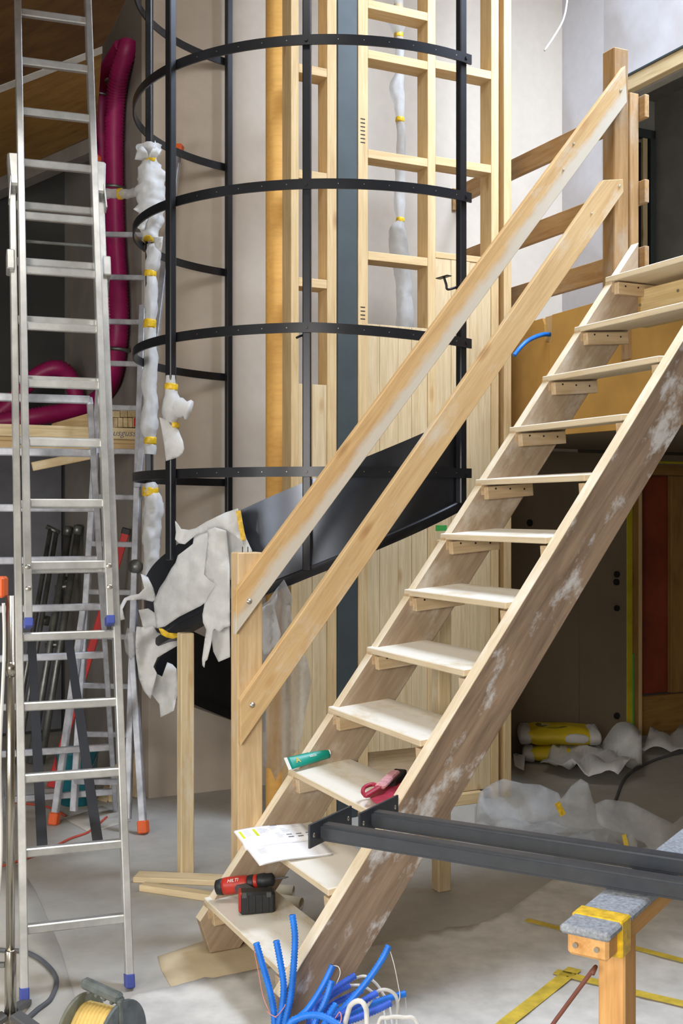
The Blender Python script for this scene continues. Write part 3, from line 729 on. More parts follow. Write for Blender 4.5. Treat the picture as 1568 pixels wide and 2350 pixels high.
def on_cyl(x, y, r, amp=.02, sc=9, seed=1):
    u = (x-CX)/FPX; dx, dy = u, 1.0     # ray (uY, Y)
    a = dx*dx+dy*dy; b = -2*(dx*CC.x+dy*CC.y); c = CC.x**2+CC.y**2-r*r; D = b*b-4*a*c
    Y = (-b-math.sqrt(max(D, 0)))/(2*a); p = at(x, y, Y)
    return at(x, y, Y-abs(amp)*.6+amp*soft((p.x, p.y, p.z), sc, seed))
fs_ = thing('foam_sheet', 'torn white foam sheet draped over the lower end of the black helical plate', 'foam sheet', at(450, 1400, 4.95))
def cylf(r, amp, sc, seed): return lambda x, y: on_cyl(x, y, r, amp, sc, seed)
sheet('drape', [(545, 1168), (518, 1177), (474, 1198), (448, 1215), (443, 1248), (425, 1262), (409, 1274), (403, 1292), (394, 1304), (380, 1330), (367, 1349), (353, 1383), (356, 1411), (360, 1442), (378, 1438), (412, 1415), (460, 1391), (478, 1378), (500, 1345), (530, 1330), (570, 1300), (579, 1264), (565, 1235), (556, 1205)],
      cylf(RP+.05, .04, 9, 3), 8, M['foam'], fs_, .003)
sheet('folded_flap', [(546, 1167), (518, 1176), (474, 1197), (450, 1212), (434, 1216), (416, 1214), (409, 1203), (402, 1195), (404, 1222), (402, 1238), (411, 1247), (424, 1249), (437, 1238), (452, 1226), (468, 1222), (480, 1214), (498, 1210), (520, 1216), (541, 1231), (558, 1249), (553, 1215)],
      cylf(RP+.085, .04, 8, 6), 7, M['foam'], fs_, .003)
sheet('hanging_strip', [(476, 1216), (493, 1210), (519, 1218), (524, 1262), (527, 1300), (528, 1437), (515, 1440), (504, 1451), (493, 1443), (489, 1447), (484, 1480), (476, 1514), (471, 1518), (469, 1532), (465, 1527), (464, 1512), (470, 1470), (474, 1445), (466, 1428), (465, 1411), (470, 1385), (480, 1365), (496, 1341), (480, 1330), (469, 1318), (474, 1270), (478, 1237)],
      cylf(RP+.11, .06, 7, 9), 7, M['foam'], fs_, .003)
sheet('torn_tail', [(484, 1448), (527, 1436), (528, 1508), (502, 1519), (490, 1495)], cylf(RP+.05, .03, 7, 12), 7, M['foam'], fs_, .003)
beam('yellow_tape', on_cyl(547, 1172, RP+.10), on_cyl(559, 1240, RP+.10), .006, .02, M['ytape'], fs_, V((0, 1, 0)), 0)
fb = thing('foam_bundle', 'crumpled foam bundle around the lowest turn of the spiral beside the timber prop', 'foam bundle', at(360, 1640, 5.2))
sheet('bundle_fold', [(313, 1438), (335, 1440), (353, 1436), (361, 1451), (385, 1462), (411, 1463), (407, 1482), (385, 1495), (361, 1509), (352, 1530), (360, 1545), (346, 1604), (330, 1585), (319, 1555), (313, 1512), (311, 1474)], crumple(5.16, .12, 6, 21), 8, M['foam'], fb, .003)
sheet('bundle_fold', [(346, 1590), (356, 1545), (372, 1553), (384, 1520), (396, 1525), (405, 1535), (407, 1593), (399, 1631), (369, 1646), (366, 1616)], crumple(5.24, .1, 7, 25), 8, M['foam'], fb, .003)
sheet('bundle_fold', [(318, 1400), (340, 1396), (360, 1410), (362, 1440), (330, 1445)], crumple(5.2, .1, 7, 27), 8, M['foam'], fb, .003)
sheet('twisted_tail', [(323, 1317), (340, 1325), (352, 1350), (359, 1375), (350, 1381), (326, 1375), (292, 1378), (281, 1398), (284, 1412), (287, 1421), (273, 1424), (269, 1413), (276, 1390), (285, 1373), (300, 1366), (319, 1363), (331, 1350)], crumple(5.12, .08, 9, 30), 7, M['foam'], fb, .003)
sheet('yellow_tape', [(364, 1442), (372, 1442), (388, 1452), (410, 1454), (413, 1462), (398, 1466), (382, 1463), (370, 1456)], crumple(5.03, .02, 9, 31), 8, M['ytape'], fb, .002)
sheet('hanging_film', [(285, 1470), (292, 1440), (312, 1450), (313, 1500), (300, 1515), (288, 1495)], crumple(5.3, .05, 9, 33), 8, M['film'], fb, .001)
def hang(x, y):
    p = at(x, y, 4.66); return at(x, y, 4.66+.05*math.sin(x*.16+y*.004)+.06*fbm((p.x, 0, p.z*.4), 7, 41))
o = sheet('hanging_film', [(590, 1398), (616, 1378), (634, 1352), (652, 1330), (668, 1362), (671, 1376), (667, 1398), (671, 1427), (690, 1480), (705, 1514), (715, 1563), (708, 1605), (701, 1633), (695, 1680), (684, 1720), (650, 1760), (632, 1792), (621, 1764), (604, 1759), (598, 1645)], hang, 10, M['film'], None, .001, True, at(640, 1780, 4.66))
tag(o, 'long translucent film hanging from the helical plate behind the lower newel post', 'plastic film')
o = sheet('torn_film', [(592, 1400), (622, 1382), (636, 1362), (637, 1375), (630, 1395), (645, 1455), (638, 1480), (626, 1488), (618, 1500), (605, 1502), (598, 1470)], crumple(4.58, .04, 6, 44), 8, M['film_dense'], None, .0015)
tag(o, 'denser torn film shred right beside the lower newel post', 'plastic film')
# ================================================================ wrapped pipe behind the stud frame
wrap('wrapped_pipe', 'white wrapped pipe with yellow tape bands behind the stud frame', [(-60, 912, 12), (-20, 912, 13), (15, 915, 11), (40, 908, 20), (65, 912, 17), (80, 915, 10), (105, 917, 10), (165, 918, 10), (205, 911, 17), (245, 917, 12), (272, 918, 9), (310, 921, 10), (400, 919, 12), (470, 917, 13), (505, 919, 9), (530, 913, 20), (575, 915, 22), (600, 921, 21), (660, 928, 18), (760, 930, 20), (900, 930, 18)],
     on_t(915, 400, -5.72).y, M['film_dense'], 'pipe', seed=51, amp=.14, tapes=((17, 914, 10.5, 13), (81, 915, 10.5, 11), (275, 918, 10, 11), (505, 919, 10, 10)))
# ================================================================ magenta hoses
def ribbed(name, pts, r, period, amp, mat, parent=None, seg=14, n=10):
    P = resample(catmull(pts, n), period/2)
    return tube(name, P, lambda i, a: r+(amp if i % 2 else -amp), mat, parent, seg, True, P[-1])
SH = 1.79-.066
h1 = ribbed('ventilation_hose', [on_s(296, 100, SH+.04), on_s(289, 125, SH+.02), on_s(276, 165, SH), on_s(266, 230, SH), on_s(262, 330, SH), on_s(263, 450, SH), on_s(266, 560, SH), on_s(272, 660, SH), on_s(274, 740, SH), on_s(268, 810, SH), on_s(255, 870, SH), at(228, 915, 7.15), at(170, 940, 7.1), at(90, 955, 7.0), at(0, 968, 6.95), at(-80, 975, 6.9)], .0555, .020, .0045, M['magenta'])
tag(h1, 'ribbed magenta ventilation hose running down the corner to the shelf', 'hose', 'magenta hoses')
h2 = ribbed('ventilation_hose', [on_s(284, 108, SH+.03), on_s(258, 150, SH), on_s(238, 195, SH), on_s(232, 260, SH), on_s(234, 360, SH-.0), on_s(240, 470, SH), on_s(247, 560, SH), on_s(254, 660, SH), on_s(256, 760, SH+.01)], .056, .020, .0045, M['magenta'])
tag(h2, 'second magenta hose bundled left of the longer one under the ceiling', 'hose', 'magenta hoses')
h3 = ribbed('ventilation_hose', [at(-60, 985, 7.5), at(20, 930, 7.5), at(75, 870, 7.5), at(125, 845, 7.5), at(158, 862, 7.55), at(178, 920, 7.6), at(182, 985, 7.65)], .055, .020, .0045, M['magenta'])
tag(h3, 'magenta hose loop behind the tall extension ladder above the shelf', 'hose', 'magenta hoses')
for (x, y, hh) in ((266, 190, h1), (263, 432, h1), (273, 803, h1), (234, 222, h2)):
    lathe('hose_clamp', [(-.008, .064), (-.004, .067), (.004, .067), (.008, .064)], on_s(x, y, SH), V((.1, 0, 1)), M['galv'], hh, 24)
# ================================================================ shelf with battens
TS = -6.30
sh = thing('storage_shelf', 'rough timber shelf with handwriting on its front board behind the ladders', 'shelf', G(1.2, TS, 2.0))
s0, s1 = -.2, 1.785
zt_, zb_ = on_t(200, 979, TS).z, on_t(200, 1006, TS).z
fbrd = sbox('front_board', s0, s1, TS-.024, TS, zb_, zt_, M['pine_pale'], sh, 's', .003)
sbox('shelf_deck', s0, s1, TS-.85, TS-.024, zb_-.022, zb_, M['pine'], sh, 's', .003)
sbox('rail', s0, s1, TS-.07, TS-.03, zb_-.07, zb_-.022, M['pine'], sh, 's', .003)
sbox('support_block', .9, .97, TS-.1, TS, zb_-.08, zb_-.0, M['pine'], sh, 't', .003)
for q in (.15, -.1): pass
beam('brace', G(1.78, TS-.05, zb_-.03), G(1.2, TS-.1, zb_-.16), .02, .05, M['prop'], sh, N3, .003)
cw = on_t(278, 994, TS+.0006)
text_mesh('handwriting', 'Ausguss', 21*cw.y/FPX, Matrix.Translation(cw) @ frame(D3, N3).to_4x4(), M['ink_dark'], fbrd, .0003, .35)
k = 6.3/FPX
def batten(x0, x1, y0, y1, ln, red=False, lab=None):
    a, b = s_at(x0, TS-.03), s_at(x1, TS-.03); z1, z0 = on_t(x0, y0, TS-.03).z, on_t(x0, y1, TS-.03).z
    o = sbox('batten', a+.0008, b-.0008, TS-.03-ln, TS-.03-random.uniform(0, .012), z0+.0006, z1-.0006, M['pine_pale'], None, 't', .0015)
    tag(o, lab or 'plain cut softwood batten in the stack on the timber shelf', 'batten', 'battens on the shelf')
    if red: sbox('red_paint', a+.003, b-.003, TS-.0345, TS-.0175, z0+.004, z1-.004, M['redplastic'], o, 't', .004)
yb = 979.5
xs = [(a-5, b-5) for a, b in ((242, 251), (252, 264), (265, 276.5), (277, 288), (288.5, 299), (299.5, 310), (310.5, 321.5))]
for i, (a, b) in enumerate(xs):
    batten(a, b, 958 if i else 947, yb+1, .5+.03*i, i in (1, 6), {0: 'tall thin batten standing at the left end of the stacked battens', 1: 'batten with red painted end beside the tall thin batten', 2: 'plain batten right next to the left red-ended one in the bottom row', 3: 'plain middle batten in the bottom row of the stack', 4: 'plain batten right of the middle one in the bottom row', 5: 'plain batten left of the right red-ended one', 6: 'batten with red painted end at the right end of the stack'}.get(i))
for i, (a, b, yt) in enumerate(((252, 277, 942), (277.5, 293, 941), (293.5, 315, 940))):
    batten(a, b, yt, 957, .5, False, ('wide grey-ended batten on top of the stacked battens at the left', 'narrow batten in the middle of the stack top row', 'widest batten at the right of the stack top row')[i])
o = prism('plywood_offcut', [on_t(120, 972, TS-.2), on_t(215, 945, TS-.2), on_t(215, 985, TS-.2), on_t(118, 985, TS-.2)], -N3*.018, D3, M['pine'], None, .002); tag(o, 'tapered plywood offcut lying on the timber shelf behind the extension ladder', 'board')
# ================================================================ recess floor: scaffold frames, level, bucket, boards
def frame_sc(label, tops, ang, extra):
    e = thing('scaffold_frame', label, 'scaffold frame', on_z(tops[0][0]-55, 1745, 0))
    for (x, y, xb, r, Yt) in tops:
        yb = 1752; a = at(x, y, Yt); b = on_z(xb, yb, r)
        lathe('tube', [(0, r), ((b-a).length, r)], a, b-a, M['galv'], e, 14)
    for (i, j, f) in extra:
        A = [at(tops[i][0], tops[i][1], tops[i][4]), at(tops[j][0], tops[j][1], tops[j][4])]; B = [on_z(tops[i][2], 1752, .02), on_z(tops[j][2], 1752, .02)]
        p0, p1 = A[0].lerp(B[0], f), A[1].lerp(B[1], f); lathe('crossbar', [(-.03, .017), ((p1-p0).length+.02, .017)], p0, p1-p0, M['galv'], e, 12)
    return e
frame_sc('leaning galvanised tube frame with a crossbar, left one of the pair', [(116, 1213, 24, .016, 7.75), (130, 1220, 40, .016, 7.75)], 0, [(0, 1, .0)])
f2 = frame_sc('leaning galvanised tube frame with thick collars, right one of the pair', [(160, 1210, 70, .024, 7.7), (182, 1206, 94, .024, 7.7)], 0, [(0, 1, .02), (0, 1, .27), (0, 1, .52)])
for (x, y) in ((160, 1214), (182, 1212), (147, 1330), (157, 1330), (108, 1420)):
    lathe('collar', [(-.03, .03), (.03, .03)], at(x-4, y+4, 7.66), V((-.2, 0, -1)), M['galv'], f2, 14)
o = beam('spirit_level', at(291, 1214, 6.58), on_z(116, 1806, .01), .045, .022, M['redplastic'], None, V((1, .2, 0)), .004)
tag(o, 'long red bar leaning behind the folding ladder', 'level'); e = beam('end_cap', at(291, 1212, 6.58), at(287, 1226, 6.58), .05, .028, M['drill_black'], o, V((1, .2, 0)), .004)
c = on_z(178, 1842, 0)
bk = lathe('bucket', [(0, .09), (.006, .094), (.27, .112), (.285, .118), (.295, .118), (.295, .108), (.28, .105), (.02, .088)], c, UP, M['bucket'], None, 28); tag(bk, 'teal plastic bucket on the floor behind the folding ladder', 'bucket')
tube('handle', catmull([c+V((-.115, 0, .28)), c+V((-.09, -.09, .2)), c+V((0, -.125, .15)), c+V((.09, -.09, .2)), c+V((.115, 0, .28))], 6), .003, M['galv'], bk, 6)
for (pts, lab, Yt) in ((((299, 1828), (320, 1832), (325, 1735), (304, 1730)), 'pale board offcut leaning at the wall corner behind the orange ladder foot', 6.15), (((222, 1836), (245, 1842), (262, 1812), (238, 1806)), 'small beige offcut on the floor beside the bucket', 6.28), (((248, 1840), (272, 1842), (276, 1760), (256, 1755)), 'brownish board offcut standing behind the ladder rungs', 6.3)):
    b0, b1 = on_z(pts[0][0], pts[0][1], 0), on_z(pts[1][0], pts[1][1], 0)
    q = [b0, b1, at(pts[2][0], pts[2][1], b1.y+.12), at(pts[3][0], pts[3][1], b0.y+.12)]
    o = prism('board_offcut', q, V((0, .02, .005)), UP, M['prop'], None, .002); tag(o, lab, 'board')
# ================================================================ top right hanging cable, blue conduit in the fascia
o = tube('hanging_cable', resample(catmull([at(1310, -300, 6.6), at(1304, -60, 6.6), at(1302, 0, 6.6), at(1293, 45, 6.58), at(1273, 82, 6.55), at(1250, 116, 6.5)], 8), .02), .0055, M['whitecable'], None, 8); tag(o, 'white cable dangling from above against the bright corner', 'cable')
a = on_s(1267, 768, SF+.01)
o = ribbed('blue_conduit', [a, at(1245, 768, a.y-.06), at(1215, 780, a.y-.14), at(1196, 796, a.y-.18), at(1180, 816, a.y-.2)], .0115, .007, .0009, M['blue'], None, 10); tag(o, 'short blue conduit sticking out of the yellow fibreboard edge', 'conduit')
# ================================================================ floor coverings
def floor_sheet(name, poly, z, mat, step, amp, sc, seed, thick, label, cat='floor covering'):
    pl = [(lambda p: (p.x, p.y))(on_z(x, y, 0)) for x, y in poly]
    o = sheet(name, pl, lambda x, y: V((x, y, z+amp*abs(fbm((x, y, 0), sc, seed)))), step, mat, None, thick, True)
    return tag(o, label, cat)
M['fleece'] = plain('fleece', (206, 203, 196), .95, var=.07, scale=8, bump=.25)
M['card'] = plain('cardboard', (206, 188, 154), .85, var=.05, scale=4)
M['kraft'] = plain('floor_paper', (186, 180, 168), .85, var=.06, scale=3)
random.seed(3)
def jag(a, b, n, amp): return [(a[0]+(b[0]-a[0])*i/n+random.uniform(-amp, amp), a[1]+(b[1]-a[1])*i/n+random.uniform(-amp, amp)) for i in range(1, n)]
edge_px = [(230, 2420), (304, 2289)]+[(400, 2268)]+jag((400, 2268), (585, 2231), 8, 2.5)+[(585, 2231), (700, 2205), (800, 2186), (900, 2164)]+jag((900, 2164), (1113, 2117), 10, 4)+[(1113, 2117), (1164, 2096), (1266, 2024), (1330, 1995), (1420, 1960), (1700, 1900)]
fl = floor_sheet('fleece_sheet', edge_px+[(2100, 2200), (2300, 2900), (0, 2900)], .0035, M['fleece'], .05, .012, 5, 3, .004, 'large off-white protective fleece covering the floor in front')
floor_sheet('cardboard_sheet', [(362, 2196), (450, 2166), (540, 2140), (640, 2128), (760, 2200), (800, 2260), (620, 2300), (430, 2330), (372, 2230)], .0012, M['card'], .12, 0, 1, 1, .002, 'beige cardboard sheet under the foot of the site stair')
floor_sheet('floor_paper', [(-120, 1950), (40, 1985), (78, 2040), (122, 2140), (138, 2182), (170, 2290), (180, 2500), (-200, 2500)], .0012, M['kraft'], .12, .002, 3, 5, .0015, 'pale floor paper with a curled edge under the extension ladder')
floor_sheet('floor_paper', [(150, 1880), (235, 1850), (300, 1885), (205, 1912)], .0012, M['kraft'], .1, .002, 3, 6, .0015, 'small paper sheet on the floor between the feet of the folding ladder')
def tape(pts, w, lab):
    P = [on_z(x, y, .0135) for x, y in pts]; vs = []; fs = []
    P = resample(P, .05); n = len(P)
    for i, p in enumerate(P):
        d = (P[min(i+1, n-1)]-P[max(i-1, 0)]).normalized(); s_ = V((-d.y, d.x, 0))*w/2; vs += [p+s_, p-s_]
    for i in range(n-1): fs.append((2*i, 2*i+1, 2*i+3, 2*i+2))
    o = raw('floor_tape', vs, fs, M['floortape'], None, False, P[0]); m = o.modifiers.new('t', 'SOLIDIFY'); m.thickness = .0006; tag(o, lab, 'tape')
tape([(1120, 2385), (1170, 2340), (1240, 2286), (1320, 2222)], .05, 'diagonal yellow tape strip on the fleece near the blue conduits')
tape([(1275, 2229), (1366, 2252), (1460, 2278), (1600, 2310)], .045, 'yellow tape strip running right under the sawhorse post')
tape([(1208, 2110), (1300, 2134), (1400, 2160), (1600, 2212)], .035, 'yellow tape strip on the fleece behind the sawhorse post')
# ================================================================ crumpled plastic on the right
def heap(name, label, parts, mat, loc):
    e = thing(name, label, 'plastic sheet', loc)
    for pl, f, st_ in parts: sheet('fold', pl, f, st_, M[mat], e, .0015)
    return e
def up(Yb, yb, tilt, amp, sc, seed):
    def f(x, y):
        Y = Yb+(yb-y)*tilt; p = at(x, y, Y); return at(x, y, Y+amp*soft((p.x, 0, p.z), sc, seed))
    return f
def low(z, amp, sc, seed):
    def f(x, y):
        p = on_z(x, y, z); h = z+amp*abs(soft((p.x, p.y, 0), sc, seed)); return V((p.x, p.y, max(.02, h)))
    return f
hp = heap('plastic_sheet', 'big loop of translucent plastic lying on the floor beside the stud partition', [
    ([(1100, 1818), (1130, 1798), (1155, 1787), (1200, 1798), (1240, 1801), (1282, 1820), (1300, 1860), (1268, 1884), (1200, 1890), (1130, 1880), (1098, 1850)], up(5.62, 1890, .0012, .08, 7, 3), 9),
    ([(1096, 1845), (1102, 1818), (1114, 1850), (1145, 1878), (1182, 1896), (1240, 1874), (1300, 1890), (1380, 1920), (1440, 1950), (1410, 1975), (1250, 1975), (1120, 1935), (1093, 1905)], low(.03, .09, 5, 5), 11),
    ([(1258, 1880), (1275, 1845), (1295, 1826), (1310, 1805), (1333, 1787), (1350, 1797), (1362, 1840), (1380, 1872), (1400, 1900), (1340, 1905), (1290, 1895)], up(5.45, 1900, .0005, .1, 6, 9), 9)], 'film', on_z(1250, 1930, 0))
beam('yellow_tape', at(1279, 1842, 5.42), at(1293, 1871, 5.42), .028, .002, M['ytape'], hp, V((1, .1, 0)), 0)
hp2 = heap('plastic_sheet', 'long crumpled translucent plastic continuing to the right picture edge', [
    ([(1366, 1845), (1390, 1834), (1450, 1842), (1500, 1868), (1545, 1890), (1570, 1870), (1640, 1855), (1640, 1990), (1500, 1965), (1480, 1935), (1440, 1915), (1400, 1905), (1372, 1890)], up(5.25, 1950, .0022, .1, 6, 13), 11),
    ([(1430, 1925), (1452, 1912), (1464, 1935), (1462, 1955), (1440, 1962)], up(5.0, 1950, .001, .04, 9, 15), 8)], 'film', on_z(1520, 1960, 0))
beam('yellow_tape', at(1432, 1915, 4.97), at(1440, 1948, 4.97), .02, .002, M['floortape'], hp2, V((1, .1, 0)), 0)
heap('plastic_sheet', 'opaque white crumpled plastic on the dark floor in front of the yellow bags', [
    ([(1240, 1757), (1279, 1728), (1355, 1732), (1387, 1719), (1430, 1722), (1472, 1718), (1474, 1768), (1419, 1790), (1371, 1786), (1323, 1780), (1285, 1772)], low(.05, .22, 3.5, 17), 9)], 'foam', on_z(1380, 1790, 0))
heap('plastic_sheet', 'small white plastic scrap at the base of the stud partition', [
    ([(1178, 1750), (1190, 1735), (1208, 1745), (1203, 1768), (1182, 1765)], low(.03, .1, 6, 19), 8)], 'foam', on_z(1195, 1765, 0))
heap('plastic_sheet', 'pale plastic sheet on the floor in front of the red door panel', [
    ([(1470, 1725), (1500, 1690), (1570, 1682), (1640, 1680), (1640, 1722), (1530, 1728)], low(.03, .12, 4, 23), 10)], 'foam', on_z(1560, 1725, 0))
def pillow(name, c, dims, rz, mat, parent=None, n=14, seed=0):
    vs = []; fs = []; R = Matrix.Rotation(rz, 3, 'Z'); c = V(c); m = 2*n
    for i in range(n+1):
        th = math.pi*i/n-math.pi/2
        for j in range(m):
            ph = 2*math.pi*j/m; sg = lambda v, e: math.copysign(abs(v)**e, v)
            x, y, z = sg(math.cos(th), .5)*sg(math.cos(ph), .35), sg(math.cos(th), .5)*sg(math.sin(ph), .35), sg(math.sin(th), .8)
            z *= (1-.45*max(abs(x), abs(y))**4)
            p = V((x*dims[0]/2, y*dims[1]/2, z*dims[2]/2)); p += V((0, 0, .012*nz(p, 9, seed))); vs.append(c+R @ p)
    for i in range(n):
        for j in range(m): fs.append((i*m+j, i*m+(j+1) % m, (i+1)*m+(j+1) % m, (i+1)*m+j))
    return raw(name, vs, fs, mat, parent, True, c)
def bag(c, rz, lab, seed):
    e = thing('cement_bag', lab, 'bag', (c[0], c[1], c[2]-.055), 'yellow bags'); c = V(c); R = Matrix.Rotation(rz, 3, 'Z')
    pillow('sack', c, (.50, .34, .115), rz, M['bagyellow'], e, 14, seed)
    for sx in (-1, 1): pillow('white_end', c+R @ V((sx*.215, 0, -.004)), (.09, .338, .112), rz, M['bagwhite'], e, 10, seed)
    X = R @ V((1, 0, 0)); lathe('round_print', [(0, .105), (.003, .105)], c+V((0, 0, .0545))+X*-.04, UP, M['bagolive'], e, 28)
    Mx = Matrix.Translation(c+V((0, 0, .0585))+X*-.04) @ Matrix.Rotation(rz, 4, 'Z'); text_mesh('print', 'BAU', .075, Mx, M['bagwhite'], e, .0004)
    pillow('label_print', c+R @ V((.10, -.155, .0)), (.16, .034, .055), rz, M['bagwhite'], e, 8, seed)
p = on_z(1296, 1749, 0)
bag((p.x, p.y+.04, .058), -.18, 'lower yellow paper sack of the pair against the dark wall', 1)
bag((p.x-.03, p.y+.05, .172), -.1, 'upper yellow paper sack with round print lying on another', 2)
o = tube('floor_cable', resample(catmull([on_z(1568, 1725, .01), on_z(1500, 1745, .01), on_z(1440, 1780, .01), on_z(1415, 1830, .01), on_z(1405, 1870, .01)], 8), .03), .008, M['greycable'], None, 8); tag(o, 'dark cable on the floor right of the crumpled plastic', 'cable')
# ================================================================ black bars on the sawhorse
ZB = .84
def bar(P0, P1, xe, xn, xf, lab):
    a = at(P0[0], P0[1], (EYE-ZB)*FPX/(P0[1]-CY)); b = at(P1[0], P1[1], (EYE-ZB)*FPX/(P1[1]-CY)); d = (b-a).normalized(); pd = V((-d.y, d.x, 0))
    def hit(o, dr, x):
        u = (x-CX)/FPX; return (u*o.y-o.x)/(dr.x-u*dr.y)
    e0 = a+d*hit(a, d, xe); e = thing('steel_bar', lab, 'steel bar', e0+V((0, 0, -.02)), 'black bars on the sawhorse')
    beam('tube', e0, b+d*.55, .04, .04, M['bar'], e, None, .007, 3)
    k0, k1 = hit(e0, pd, xn), hit(e0, pd, xf); pl = beam('end_plate', e0+pd*k0-d*.003, e0+pd*k1-d*.003, .006, .056, M['bar'], e, None, .001)
    for kk in (k0+.018, k1-.018):
        q = e0+pd*kk-d*.003; lathe('bolt_hole', [(-.0036, .0055), (.0036, .0055)], q, d, M['screw'], pl, 10)
    return d
bd = bar((900, 1932), (1568, 2040), 742, 712, 808, 'nearer black square steel tube with end plate lying on the sawhorse')
bar((900, 1884), (1568, 1985), 858, 827, 915, 'farther black square steel tube with end plate lying on the sawhorse')
sw = thing('sawhorse', 'timber sawhorse with felt-covered top and yellow tape carrying the black bars', 'sawhorse', (.56, 2.3, 0))
b0 = V((.462, 2.13, .7775)); bdir = V((.55, .835, 0)).normalized(); bs = V((bdir.y, -bdir.x, 0))
beam('top_beam', b0+bdir*.005, b0+bdir*1.2, .082, .045, M['sawhorse'], sw, bs, .006)
beam('felt_cover', b0+V((0, 0, .0305))-bdir*.012, b0+bdir*1.2+V((0, 0, .0305)), .1, .018, M['carpet'], sw, bs, .007)
beam('yellow_tape', b0+bdir*.055+V((0, 0, .006)), b0+bdir*.105+V((0, 0, .006)), .1025, .071, M['ytape'], sw, bs, .003)
for q in (.17, 1.0):
    c = b0+bdir*q+bs*.0; beam('leg', V((c.x, c.y, 0.03)), V((c.x, c.y, .755)), .055, .07, M['sawhorse'], sw, bs, .004)
    beam('foot_board', V((c.x, c.y, .015))-bs*.28, V((c.x, c.y, .015))+bs*.28, .09, .03, M['sawhorse'], sw, bdir, .004)
for (sx, zz) in ((-.022, .0), (.02, .0)): cyl('bolt', b0+bs*sx+bdir*.006, b0+bs*sx-bdir*.002, .005, M['screw'], sw, 12)
o = tube('cord', resample(catmull([V((.49, 2.2, .70)), at(1366, 2220, 2.22), at(1330, 2268, 2.25), at(1290, 2322, 2.28), at(1262, 2362, 2.3), at(1235, 2420, 2.35)], 8), .02), .0045, M['brown_cord'], None, 8); tag(o, 'brownish red cord hanging from the sawhorse beam', 'cord')
# ================================================================ blue conduits
random.seed(11)
def conduit(pts, Ys, r, lab, mat='blue', smooth=False):
    P = [at(x, y, Y) for (x, y), Y in zip(pts, Ys)]
    bx = on_z(pts[-1][0]*.35+690*.65, 2452+random.uniform(-18, 18), 0); P.append(bx.lerp(P[-1], .5)+V((0, -.01, .01))); P.append(bx)
    Q = resample(catmull(P, 8), .0042)
    o = tube('conduit', Q, (lambda i, a: r) if smooth else (lambda i, a: r+(.0013 if i % 2 else -.0013)), M[mat], None, 12, True, bx, False)
    tag(o, lab, 'conduit', 'blue conduits'); d = (Q[0]-Q[1]).normalized()
    lathe('dark_end_disc', [(-.003, r*.8), (.0, r*.8)], Q[0]-d*.004, d, M['hole'], o, 12)  # dark disc paints the shade inside the hollow end
L_ = [
 ([(588, 2163), (600, 2205), (616, 2260), (627, 2310), (630, 2350), (632, 2400)], 3.42, 'leftmost blue conduit leaning left in front of the bottom tread'),
 ([(634, 2158), (643, 2205), (651, 2260), (648, 2310), (640, 2350), (638, 2400)], 3.40, 'second blue conduit from the left, upright and slightly curved'),
 ([(671, 2099), (677, 2150), (674, 2220), (667, 2290), (655, 2345), (648, 2400)], 3.38, 'tallest upright blue conduit in front of the right stringer'),
 ([(764, 2215), (748, 2250), (728, 2285), (705, 2318), (675, 2350)], 3.34, 'smooth bright blue conduit leaning right with a loose string'),
 ([(762, 2250), (753, 2280), (740, 2312), (722, 2350)], 3.30, 'short ribbed conduit just below the smooth bright one'),
 ([(816, 2238), (785, 2258), (755, 2280), (722, 2315)], 3.40, 'dark blue conduit behind, ending near the white cable arcs'),
 ([(803, 2260), (775, 2275), (745, 2298), (715, 2330)], 3.43, 'darkest short conduit hidden behind the crossing ones'),
 ([(893, 2170), (878, 2200), (850, 2242), (818, 2282), (790, 2312), (755, 2345)], 3.33, 'long blue conduit reaching up to the right over the fleece'),
 ([(832, 2272), (800, 2288), (765, 2305), (730, 2335)], 3.45, 'dark conduit stub crossing behind the long right one'),
 ([(866, 2278), (835, 2297), (800, 2318), (765, 2345)], 3.27, 'violet-blue ribbed conduit in the middle of the right fan'),
 ([(931, 2280), (895, 2290), (860, 2302), (820, 2320), (780, 2345)], 3.36, 'lowest far-reaching conduit ending at the right with hanging string'),
 ([(898, 2301), (865, 2317), (825, 2334), (785, 2352)], 3.24, 'violet-blue conduit nearest the bottom at the right'),
 ([(772, 2304), (760, 2322), (748, 2345)], 3.22, 'short bright conduit stub tied with pink string')]
for i, (pts, Y, lab) in enumerate(L_):
    conduit(pts, [Y-.012*j for j in range(len(pts))], .0098, lab, 'blue2' if i in (5, 6, 8, 9, 11) else 'blue', i == 3)
P = [on_z(660, 2470, 0), at(662, 2360, 3.2), at(690, 2335, 3.2), at(730, 2330, 3.19), at(765, 2345, 3.17), at(785, 2372, 3.15), on_z(800, 2520, 0)]
o = tube('conduit', resample(catmull(P, 8), .0042), lambda i, a: .0098+(.0013 if i % 2 else -.0013), M['blue'], None, 12); tag(o, 'blue conduit bent over in a low arc at the bottom of the bundle', 'conduit', 'blue conduits')
def cable(pts, r, mat, lab, cat='cable', grp=None, name='cable'):
    o = tube(name, resample(catmull(pts, 8), max(.006, r*1.2)), r, M[mat], None, 8); tag(o, lab, cat, grp)
cable([on_z(760, 2480, .01), at(797, 2330, 3.18), at(808, 2304, 3.17), at(826, 2297, 3.16), at(838, 2310, 3.15), at(842, 2345, 3.14), on_z(842, 2540, .01)], .0075, 'whitecable', 'thick white cable bent over the blue conduits', 'cable', 'white cables')
cable([at(842, 2310, 3.3), at(866, 2276, 3.3), at(890, 2272, 3.3), at(908, 2285, 3.3), at(913, 2310, 3.3), at(910, 2350, 3.3), on_z(905, 2470, .01)], .0055, 'whitecable', 'white cable arching over the right conduit ends', 'cable', 'white cables')
